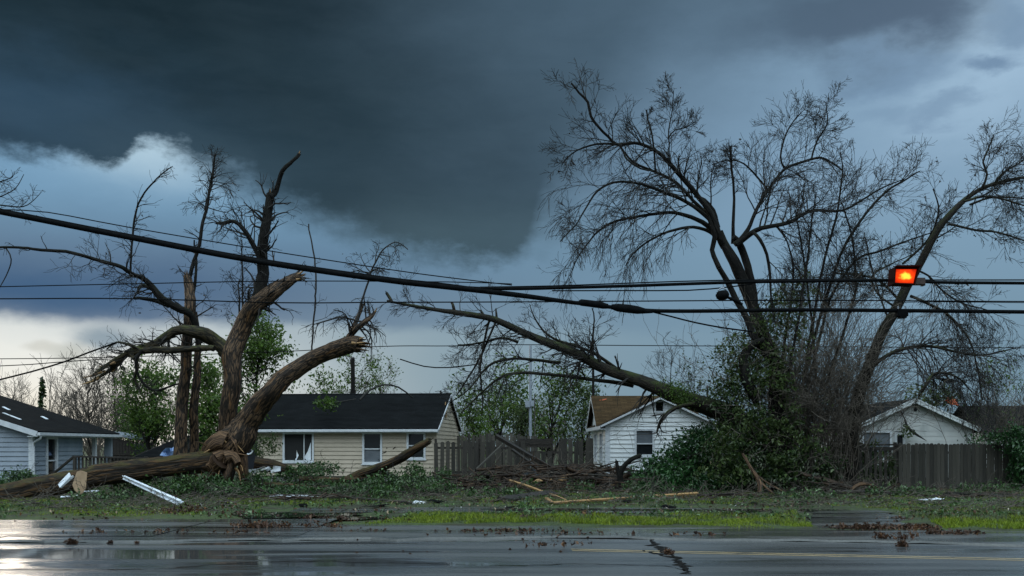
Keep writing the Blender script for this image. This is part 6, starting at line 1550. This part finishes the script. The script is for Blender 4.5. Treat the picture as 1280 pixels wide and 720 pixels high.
def boards(n, px0, px1, Y0, Y1, hmax, mats, group, label, name='plank'):
    for i in range(n):
        y = gD.uniform(Y0, Y1); p = np.array([GX(gD.uniform(px0, px1), y), y, 0.]); p[2] = float(gz(p[0], p[1])) + .03 + hmax * gD.random(); a = gD.normal(0, .5); l = gD.uniform(.5, 2.1)
        d = np.array((math.cos(a), math.sin(a), gD.normal(0, .12 if hmax > .1 else .02))) * l / 2; q = p + d; r_ = p - d; q[2] = max(q[2], .02); r_[2] = max(r_[2], .02)
        mb = MB(); mb.beam(r_, q, gD.uniform(.07, .16), .03, gD.normal(0, .3)); one(name, mb, mats[i % len(mats)], label, 'plank', group)
boards(26, 590, 770, 34.5, 38.5, .55, ('grey_plank', 'dark_plank', 'stick', 'grey_plank', 'raw_wood'), 'splintered boards in the big heap', 'splintered board stuck in the big brush heap')
boards(14, 240, 560, 29.5, 33.0, .10, ('stick', 'dark_plank', 'grey_plank'), 'splintered boards on the left lawn', 'splintered board lying on the lawn before the cream bungalow')
boards(9, 960, 1120, 30.5, 33.0, .10, ('stick', 'dark_plank'), 'splintered boards below the ivied tree', 'splintered board lying on the grass below the ivied tree')
for i in range(34):
    px = gD.uniform(20, 1260); y = gD.uniform(25.5, 33); x_ = GX(px, y); p = np.array([x_, y, float(gz(x_, y)) + .03]); a = gD.uniform(0, 3.1); l = gD.uniform(.12, .3)
    mb = MB(); mb.beam(p - (math.cos(a) * l, math.sin(a) * l, .0), p + (math.cos(a) * l, math.sin(a) * l, .03), .22, .012, gD.normal(0, .15)); one('shingle_scrap', mb, 'shingle_black', 'torn black shingle scrap lying on the lawn', 'shingle', 'torn shingle scraps over the lawn')
# fine brush inside the heaps
m = MB(); cH = Cfg(nc=(0, 3, 4), wig=.24, seg=.14, rmin=.0055, rr=.75)
for _ in range(230):
    px = gD.uniform(570, 810); y = gD.uniform(34.5, 39); hh = np.interp(px, [560, 600, 640, 700, 760, 800], [.10, .45, .7, .7, .75, .35]) * gD.random()
    a = gD.normal(0, .5) + (math.pi if gD.random() < .5 else 0); grow(m, np.array([GX(px, y), y, hh + .03]), np.array((math.cos(a), math.sin(a), gD.normal(.05, .25))), gD.uniform(.4, 1.3), .012, 1, cH, gD)
for _ in range(90):
    px = gD.uniform(990, 1120); y = gD.uniform(32, 34.5); grow(m, np.array([GX(px, y), y, gD.uniform(.03, .4)]), gD.normal(0, 1, 3) * (1.5, 1, .4), gD.uniform(.3, 1.), .010, 1, cH, gD)
tag(m.build('brush_litter', MAT['twig_grey']), 'fine brush packed through the heaps of broken branches', 'brush', kind='stuff')
# low bank of soil and rotten wood under the heaps
def bank(px0, px1, Y, ry, h, name):
    xs_ = np.linspace(GX(px0, Y), GX(px1, Y), 70); ys_ = np.linspace(Y - ry, Y + ry, 24); X, Yg = np.meshgrid(xs_, ys_); u = (X - xs_[0]) / (xs_[-1] - xs_[0])
    Z = h * np.clip(np.sin(np.pi * u), 0, 1) ** .6 * np.clip(1 - ((Yg - Y) / ry) ** 2, 0, 1) * (1 + .35 * vnoise(X, Yg, 3.1, 3) + .25 * vnoise(X, Yg, 8, 6)) - .03 + gD.normal(0, .015, X.shape)
    mb = MB(); id_ = np.arange(X.size).reshape(X.shape); mb.add(np.stack([X, Yg, Z], -1).reshape(-1, 3), np.stack([id_[:-1, :-1], id_[:-1, 1:], id_[1:, 1:], id_[1:, :-1]], -1).reshape(-1, 4), None, True)
    o = mb.build(name, MAT['wet_dirt']); return struct(o)
bank(560, 820, 36.8, 2.4, .50, 'soil_bank'); bank(980, 1130, 33.6, 1.3, .22, 'soil_bank'); bank(200, 540, 33.2, 1.3, .22, 'soil_bank'); bank(1170, 1290, 31.5, .8, .08, 'soil_bank')
# root plate and two broken limbs at the right end of the heap
RP = thing('root_plate', 'small upturned root clump at the right end of the brush heap', 'roots', (GX(765, 36), 36, 0))
m = MB()
for _ in range(34):
    a0 = P(768 + gD.normal(0, 8), 600 + gD.normal(0, 6), 36 + gD.normal(0, .2)); d = unit(gD.normal(0, 1, 3) * (1, .6, .7) + (0, -.2, .1)); l = gD.uniform(.25, .8); pts = [a0, a0 + d * l * .5 + gD.normal(0, .04, 3), a0 + d * l + gD.normal(0, .10, 3)]
    m.tube(spline(pts, .08), np.linspace(.05, .012, len(spline(pts, .08))), 6, .2)
o = m.build('roots', MAT['stick'], RP); o.location = -Vector(RP.location)
stick([(776, 606, 5), (775, 594, 4), (779, 584, 3.4), (788, 575, 3), (801, 569, 2.6)], 34.2, 34.0, 'bark_dark', 'broken_limb', 'dark hooked limb stub curving up before the cottage window', 'branch', 9)
stick([(774, 596, 3), (772, 586, 2.6), (770.5, 576, 2)], 34.3, 34.3, 'bark_dark', 'broken_limb', 'short dark upright stub beside the hooked one', 'branch', 8)
stick([(721, 616, 1.6), (734, 608, 2), (752, 600, 2.4), (766, 596, 2.6)], 34.6, 35.4, 'root', 'broken_branch', 'pale stripped branch poking left from the root clump', 'branch', 8)
# pale torn limb standing in front of the ivy, with two long roots
SL = thing('stripped_limb', 'pale stripped limb standing in front of the dark ivy', 'branch', (GX(950, 32.2), 32.2, 0))
for nm, pix in (('limb', [(928, 567, 2.6), (932, 573, 3), (938, 584, 3.4), (945, 594, 4.4), (950, 606, 4.6), (949, 616, 3.4)]), ('root', [(948, 600, 3), (958, 610, 2.4), (970, 619, 2), (980, 626, 1.6)]), ('root', [(946, 594, 2), (960, 604, 1.6), (976, 613, 1.4), (990, 620, 1)]), ('root', [(950, 612, 3), (950, 622, 2.4), (948, 630, 1.4)])):
    rows = [[*P(q[0], q[1], 32.2 - .012 * (q[1] - 567)), q[2] * .62 / F * 32.2] for q in pix]; s = spline(rows, .1); mb = MB(); mb.tube(s[:, :3], s[:, 3], 9, .2); o = mb.build(nm, MAT['root'], SL); o.location = -Vector(SL.location)
# long curved roots/branches lying right of it
stick([(1000, 592, 3), (1030, 600, 3.4), (1050, 606, 3), (1066, 611, 2)], 33.2, 32.6, 'stick', 'broken_branch', 'long brown branch arching down below the slatted fence', 'branch', 8)
stick([(1062, 617, 2.4), (1066, 611, 2.4), (1074, 606, 2.4), (1084, 605, 2), (1096, 612, 1.4)], 32.4, 32.4, 'root', 'broken_branch', 'pale hooked branch curled on the low pile', 'branch', 8)
stick([(1178, 618, 2.6), (1210, 619, 3.4), (1245, 623, 3), (1285, 626, 2)], 31.5, 30.6, 'bark_dark', 'log', 'thin dark log lying in the grass before the tight board fence', 'log', 9)
mb = MB(); p = P(1158, 626, 29.2); 
for i in range(5): a = p + np.array((gD.uniform(-.3, .3), gD.uniform(-.2, .2), .02)); mb.beam(a, a + np.array((.28, .05, gD.uniform(0, .06))), .12, .02, gD.uniform(-.4, .4))
one('scrap', mb, 'white_scrap', 'pale crumpled scrap on the grass before the board fence', 'scrap')
# clumps on the wet road
def clod(px, py, r, label, mat='leaf_brown'):
    r *= .7
    Y = (EYE - ROAD_Z) * F / (py - HY); c_ = np.array([GX(px, Y), Y, ROAD_Z])
    m = MB(); pts = c_ + np.abs(gD.normal(0, 1, (260, 3))) * (1, 1, 1) * r * .4 * np.array([gD.choice([-1, 1], 260), gD.choice([-1, 1], 260), np.ones(260)]).T; m.leaves(pts, r * .5, .5, gD)
    one('leaf_clump', m, mat, label, 'leaves')
clod(90, 680, .13, 'rust brown clump of leaves on the wet road at the left'); clod(126, 668, .10, 'smaller brown clump at the edge of the pale apron')
clod(171, 679, .05, 'tiny dark clod right of the rust brown clump'); clod(138, 679, .07, 'flat dark clod near the rust brown clump'); clod(1128, 683, .14, 'brown clump of leaves on the road below the signal lamp'); clod(680, 682, .07, 'small reddish clump by the faded centre line'); clod(835, 693, .12, 'brown leaves caught in the road crack')
for i in range(16):
    px, py = gD.uniform(440, 760), gD.uniform(664, 695); clod(px, py, gD.uniform(.018, .035), 'x'); o = COL.objects[-1]; tag(o, 'dark speck of debris on the wet road', 'debris', 'specks of debris on the wet road'); o.name = 'debris_speck'
# orange scraps
def scrap_or(px, py, Y, w, h, label):
    m = MB(); g_ = np.random.default_rng(int(px)); k = F / Y
    for _ in range(5):
        a = P(px + g_.uniform(-w, w) * .4, py + g_.uniform(-h, h) * .4, Y + g_.uniform(-.1, .1)); b_ = a + np.array((w / k * g_.uniform(.5, .9), .05, h / k * g_.uniform(-.3, .6))); m.beam(a, b_, h / k * .8, .03, g_.uniform(0, 3))
    one('tarp_scrap', m, 'orange', label, 'tarp')
MAT['orange'] = M_plain('orange', (.55, .075, .015), (.70, .13, .03), 4, .5, .1)
scrap_or(751, 502, 46.6, 7, 5, 'orange scrap caught on the roof corner of the white cottage'); scrap_or(1184, 501, 47, 13, 8, 'orange scrap in the brush behind the garage roof')

# ================================================================ poles
LP = thing('light_pole', 'pale metal pole with a grey box on it, behind the middle fence', 'pole', (GX(663, 51), 51, 0))
mb = MB(); mb.tube([(0, 0, 0), (0, 0, ZY(432, 51))], [.085, .065], 12); mb.build('pole', MAT['metal'], LP)
mb = MB(); z = ZY(505, 51); mb.box((-.26, -.16, z - .17), (-.02, -.075, z + .17)); mb.box((.0, -.16, z - .12), (.18, -.075, z + .17)); mb.build('box', MAT['metal'], LP)
mb = MB(); mb.tube([(.22, .0, 0), (.22, 0, ZY(492, 51))], .03, 6); mb.build('conduit', MAT['grey_plank'], LP)
for (px, Y, top, r, lab, nm) in ((741, 52, 420, .07, 'thin dark wooden pole at the left corner of the white cottage', 'utility_pole'), (551, 57, 488, .05, 'thin dark post beside the bungalow gable', 'post'), (441, 55, 448, .13, 'dark stub of a utility pole behind the bungalow roof', 'utility_pole'),
                                 (884, 50, 484, .05, 'short dark pole between the cottage and the ivied tree', 'utility_pole')):
    T = thing(nm, lab, 'pole', (GX(px, Y), Y, 0)); mb = MB(); mb.tube([(0, 0, 0), (.03, 0, ZY(top, Y) * .5), (0, 0, ZY(top, Y))], [r * 1.15, r, r * .85], 8); mb.build('pole', MAT['bark_dark'], T)
    mb = MB(); mb.tube([(0, 0, ZY(top, Y)), (0, 0, ZY(top, Y) + .08)], [r * 1.0, r * .5], 8); mb.build('cap', MAT['metal'] if Y > 55 else MAT['dark_plank'], T)

# ================================================================ cables
def run_on(pts, ext, both):
    if both[0]:
        d = pts[0] - pts[1]; L_ = np.linalg.norm(d); a = pts[0]
        for q in range(1, int(ext / L_) + 2): pts.insert(0, a + d * q)
    if both[1]:
        d = pts[-1] - pts[-2]; L_ = np.linalg.norm(d); a = pts[-1]
        for q in range(1, int(ext / L_) + 2): pts.append(a + d * q)
    return pts
def cable(pix, Y, r_px, label, name='cable', mat='rubber', k=8, ext=25.0, both=(True, True), step=.6):
    pts = [P(q[0], q[1], Y + (q[2] if len(q) > 2 else 0)) for q in pix]
    pts = run_on(pts, ext, both)
    s = spline(pts, step); mb = MB(); mb.tube(s, r_px / F * Y, k); return one(name, mb, mat, label, 'cable')
YC = 22.0
main = [(0, 265), (160, 296.5), (320, 326.5), (480, 350), (560, 359), (640, 368), (730, 380), (800, 387.5), (860, 389), (1000, 387.5), (1140, 388.5), (1280, 390)]
C1 = thing('cable', 'thickest black cable, sloping from the upper left to the bulging splice', 'cable', tuple(P(770, 384, YC)))
def cpart(pix, r, nm, k=10, e0=0, e1=0, Y=YC):
    pts = [P(q[0], q[1], Y) for q in pix]
    pts = run_on(pts, 25.0, (e0, e1))
    s = spline(pts, .25); rr = np.interp(s[:, 0], [P(q[0], 0, Y)[0] for q in pix], [q[2] for q in pix]) if len(pix[0]) > 2 else np.full(len(s), r)
    mb = MB(); mb.tube(s, rr / F * Y, k); o = mb.build(nm, MAT['rubber'], C1); o.location = -Vector(C1.location)
cpart([(x, y, 3.3 if x < 700 else 2.4) for x, y in main], 3, 'conductor', 10, 25, 25)
cpart([(x, y - 3.2 + (2.2 if x > 600 else 0)) for x, y in main[:8]], 1.4, 'messenger_wire', 6, 25, 0)
cpart([(724, 378.5, 2.6), (726, 378.2, 4.2), (745, 380.5, 4.4), (754, 382.2, 4), (760, 383, 3)], 4, 'splice_box')
cpart([(764, 383.4, 3), (772, 384.6, 5), (785, 386, 5.4), (797, 387.6, 5), (808, 389, 3), (816, 389.5, 2)], 4, 'splice_sleeve', 12)
cable([(540, 357), (600, 360.5), (650, 361), (700, 359.8), (800, 357), (900, 353.5), (1000, 351.5), (1120, 350.5), (1170, 353), (1280, 354)], YC, 2.0, 'medium black cable meeting the thick one and carrying the signal lamp', both=(False, True))
cable([(600, 359, .1), (690, 357.5, .1), (800, 353.5, .1), (900, 350.5, .1), (1060, 349, .1), (1160, 350, .1), (1280, 350, .1)], YC, .8, 'thin wire just above the cable that carries the lamp', both=(False, True), k=6)
cable([(690, 363.5), (780, 363.3), (860, 363), (910, 359), (940, 355)], YC + .1, .8, 'thin wire just below the cable that carries the lamp, left of the big tree', both=(False, False), k=6)
cable([(0, 262), (60, 265.5), (160, 284), (320, 311), (480, 336), (560, 347), (640, 356.5)], YC + .3, .7, 'thin wire running above the thick sloping cable', both=(True, False), k=5)
cable([(814, 389.5), (840, 396), (870, 403.5), (905, 410), (940, 414.5)], YC, 1.0, 'slack wire dropping from the splice to the big tree', both=(False, False), k=6)
cable([(0, 373.6), (160, 373.4), (350, 378.5), (480, 378), (640, 377.5), (800, 376.5), (1000, 375.5), (1280, 377)], 27.0, .8, 'low straight thin wire across the whole view behind the thick cable', k=5)
cable([(0, 358.5), (160, 355), (350, 351.5), (560, 352.5), (640, 355)], 27.5, .65, 'faint straight wire at the left, above the low straight one', both=(True, False), k=5)
cable([(-40, 449, 0), (120, 447), (340, 440), (480, 433), (560, 432.5), (640, 431), (800, 432)], 48.0, .55, 'faint far wire low over the roofs', k=5)
cable([(0, 474.6), (40, 464.5), (80, 452.5), (110, 441), (145, 428.5)], 30.6, 1.05, 'loose dark wire rising from the lower left to the broken limb', both=(True, False), k=6)
cable([(0, 457.5), (40, 455.5), (80, 452.2), (130, 449)], 40, .6, 'faint wire at the lower left below the loose one', both=(True, False), k=5)
cable([(500, 449), (530, 458), (560, 459.5), (600, 455)], 45.0, .8, 'short sagging wire right of the torn trunk', both=(False, False), k=5)
cable([(1120, 378), (1180, 377.5), (1280, 378.5)], 27, .5, 'faint wire at the right between the two black cables', both=(False, True), k=5)
# ---------------------------------------------------------------- signal lamp hung on the cables
SL_ = thing('signal_lamp', 'red and orange glowing signal lamp in a dark housing, hung on the right cable', 'signal', tuple(P(1130, 346, YC - .3)))
k = YC / F * .93
mb = MB(); fr = [(-17, -10.5), (-15.5, 11.5), (16.5, 11.5), (11, -11.5)]; fr = [(a * k, b_ * k) for a, b_ in fr]
inn = [(-15.6 * k, -9.3 * k), (-14.4 * k, 9.0 * k), (14.6 * k, 9.0 * k), (10 * k, -10.3 * k)]
nv = len(fr); v = [(a, -.16, c_) for a, c_ in fr] + [(a, -.16, c_) for a, c_ in inn] + [(a, -.06, c_) for a, c_ in inn] + [(a, .22, c_) for a, c_ in fr]
mb.add(v, [[i, (i + 1) % 4, 4 + (i + 1) % 4, 4 + i] for i in range(4)] + [[4 + i, 4 + (i + 1) % 4, 8 + (i + 1) % 4, 8 + i] for i in range(4)] + [[i, 12 + i, 12 + (i + 1) % 4, (i + 1) % 4] for i in range(4)] + [[12, 13, 14, 15], [8, 11, 10, 9]])
mb.beam((-16 * k, -.20, 11.9 * k), (16.5 * k, -.20, 11.9 * k), .16, .02)
mhouse = M_plain('lamp_housing', (.014, .002, .002), (.026, .003, .003), 6, .8, .1, spec=.08); mb.build('housing', mhouse, SL_)
def lens():
    m, nt, bs = new_mat('lamp_glow'); n = N(nt); nt.nodes.remove(bs)
    t = nt.nodes.new('ShaderNodeTexCoord'); mp = nt.nodes.new('ShaderNodeMapping'); nt.links.new(t.outputs['Object'], mp.inputs[0])
    mp.inputs['Location'].default_value = (.02, 0, .0); mp.inputs['Scale'].default_value = (4.0, 0, 6.0)
    ln = nt.nodes.new('ShaderNodeVectorMath'); ln.operation = 'LENGTH'; nt.links.new(mp.outputs[0], ln.inputs[0])
    r = n.math('ADD', ln.outputs['Value'], n.math('MULTIPLY', n.math('SUBTRACT', n.noise(n.tex('Object'), 11, 3), .5), .7))
    col = n.mix(n.step(r, .25, .62), (1.0, .40, .035), (1.0, .055, .006)); col = n.mix(n.step(r, .62, 1.35), col, (.36, .008, .003))
    em = nt.nodes.new('ShaderNodeEmission'); nt.links.new(col, em.inputs[0]); nt.links.new(n.step(r, .15, .8, 2.4, 1.1), em.inputs[1])
    nt.links.new(em.outputs[0], nt.nodes['Material Output'].inputs[0]); return m
mb = MB()
gxn, gzn = 13, 9
V = []
for j in range(gzn):
    for i in range(gxn):
        s_, t_ = i / (gxn - 1), j / (gzn - 1); a = np.array(inn[0]) * (1 - s_) + np.array(inn[3]) * s_; b_ = np.array(inn[1]) * (1 - s_) + np.array(inn[2]) * s_; q = a * (1 - t_) + b_ * t_
        V.append((q[0], -.075 - .055 * math.sin(math.pi * s_) * math.sin(math.pi * t_), q[1]))
mb.add(V, [[j * gxn + i, j * gxn + i + 1, (j + 1) * gxn + i + 1, (j + 1) * gxn + i] for j in range(gzn - 1) for i in range(gxn - 1)], None, True); mb.build('lens', lens(), SL_)
mb = MB(); mb.box((12 * k, -.08, -10.5 * k), (26 * k, .12, -2 * k)); mb.box((24 * k, -.05, -12 * k), (27 * k, .10, -3 * k)); mb.build('bracket', M_plain('rust', (.030, .016, .012), (.055, .030, .022), 6, .6, .2), SL_)
CL = thing('cable_clamp', 'black clamp gripping the lowest black cable below the signal lamp', 'clamp', tuple(P(1127, 390, YC)))
mb = MB(); mb.box((-.12, -.07, -.10), (.12, .07, .06)); mb.box((-.06, -.09, -.14), (.08, .09, -.09)); mb.build('body', MAT['rubber'], CL); mb = MB(); mb.tube([(-.08, 0, .06), (-.08, 0, .13)], .02, 8); mb.tube([(.08, 0, .06), (.08, 0, .13)], .02, 8); mb.build('bolt', MAT['metal'], CL)
# black bell-shaped housing hung left of the big trunk
HG = thing('lamp_housing', 'black unlit lamp housing hanging between the cables beside the big trunk', 'lamp', tuple(P(903, 369, YC)))
mb = MB(); prof = [(-9, 1.6), (-8, 2.4), (-7.4, 4.6), (-5, 6), (-1, 6.6), (4, 6.6), (6.5, 5.4), (8, 3), (9, 1)]; pts = np.array([(a * k, 0, .02 * math.sin(a * .2) - a * k * .12) for a, b_ in prof]); mb.tube(pts, [b_ * k for a, b_ in prof], 14); mb.build('shell', MAT['rubber'], HG)
mb = MB(); mb.tube(spline([(-.10, 0, .10), (-.02, 0, .16), (.10, 0, .12)], .04), .018, 6); mb.tube([(.02, 0, .14), (.02, 0, .27)], .014, 6); mb.build('hanger', MAT['metal'], HG)
mb = MB(); mb.tube([(.12, 0, -.05), (.30, .02, -.12), (.45, .05, -.20)], [.03, .04, .03], 8); mb.build('arm', MAT['rubber'], HG)
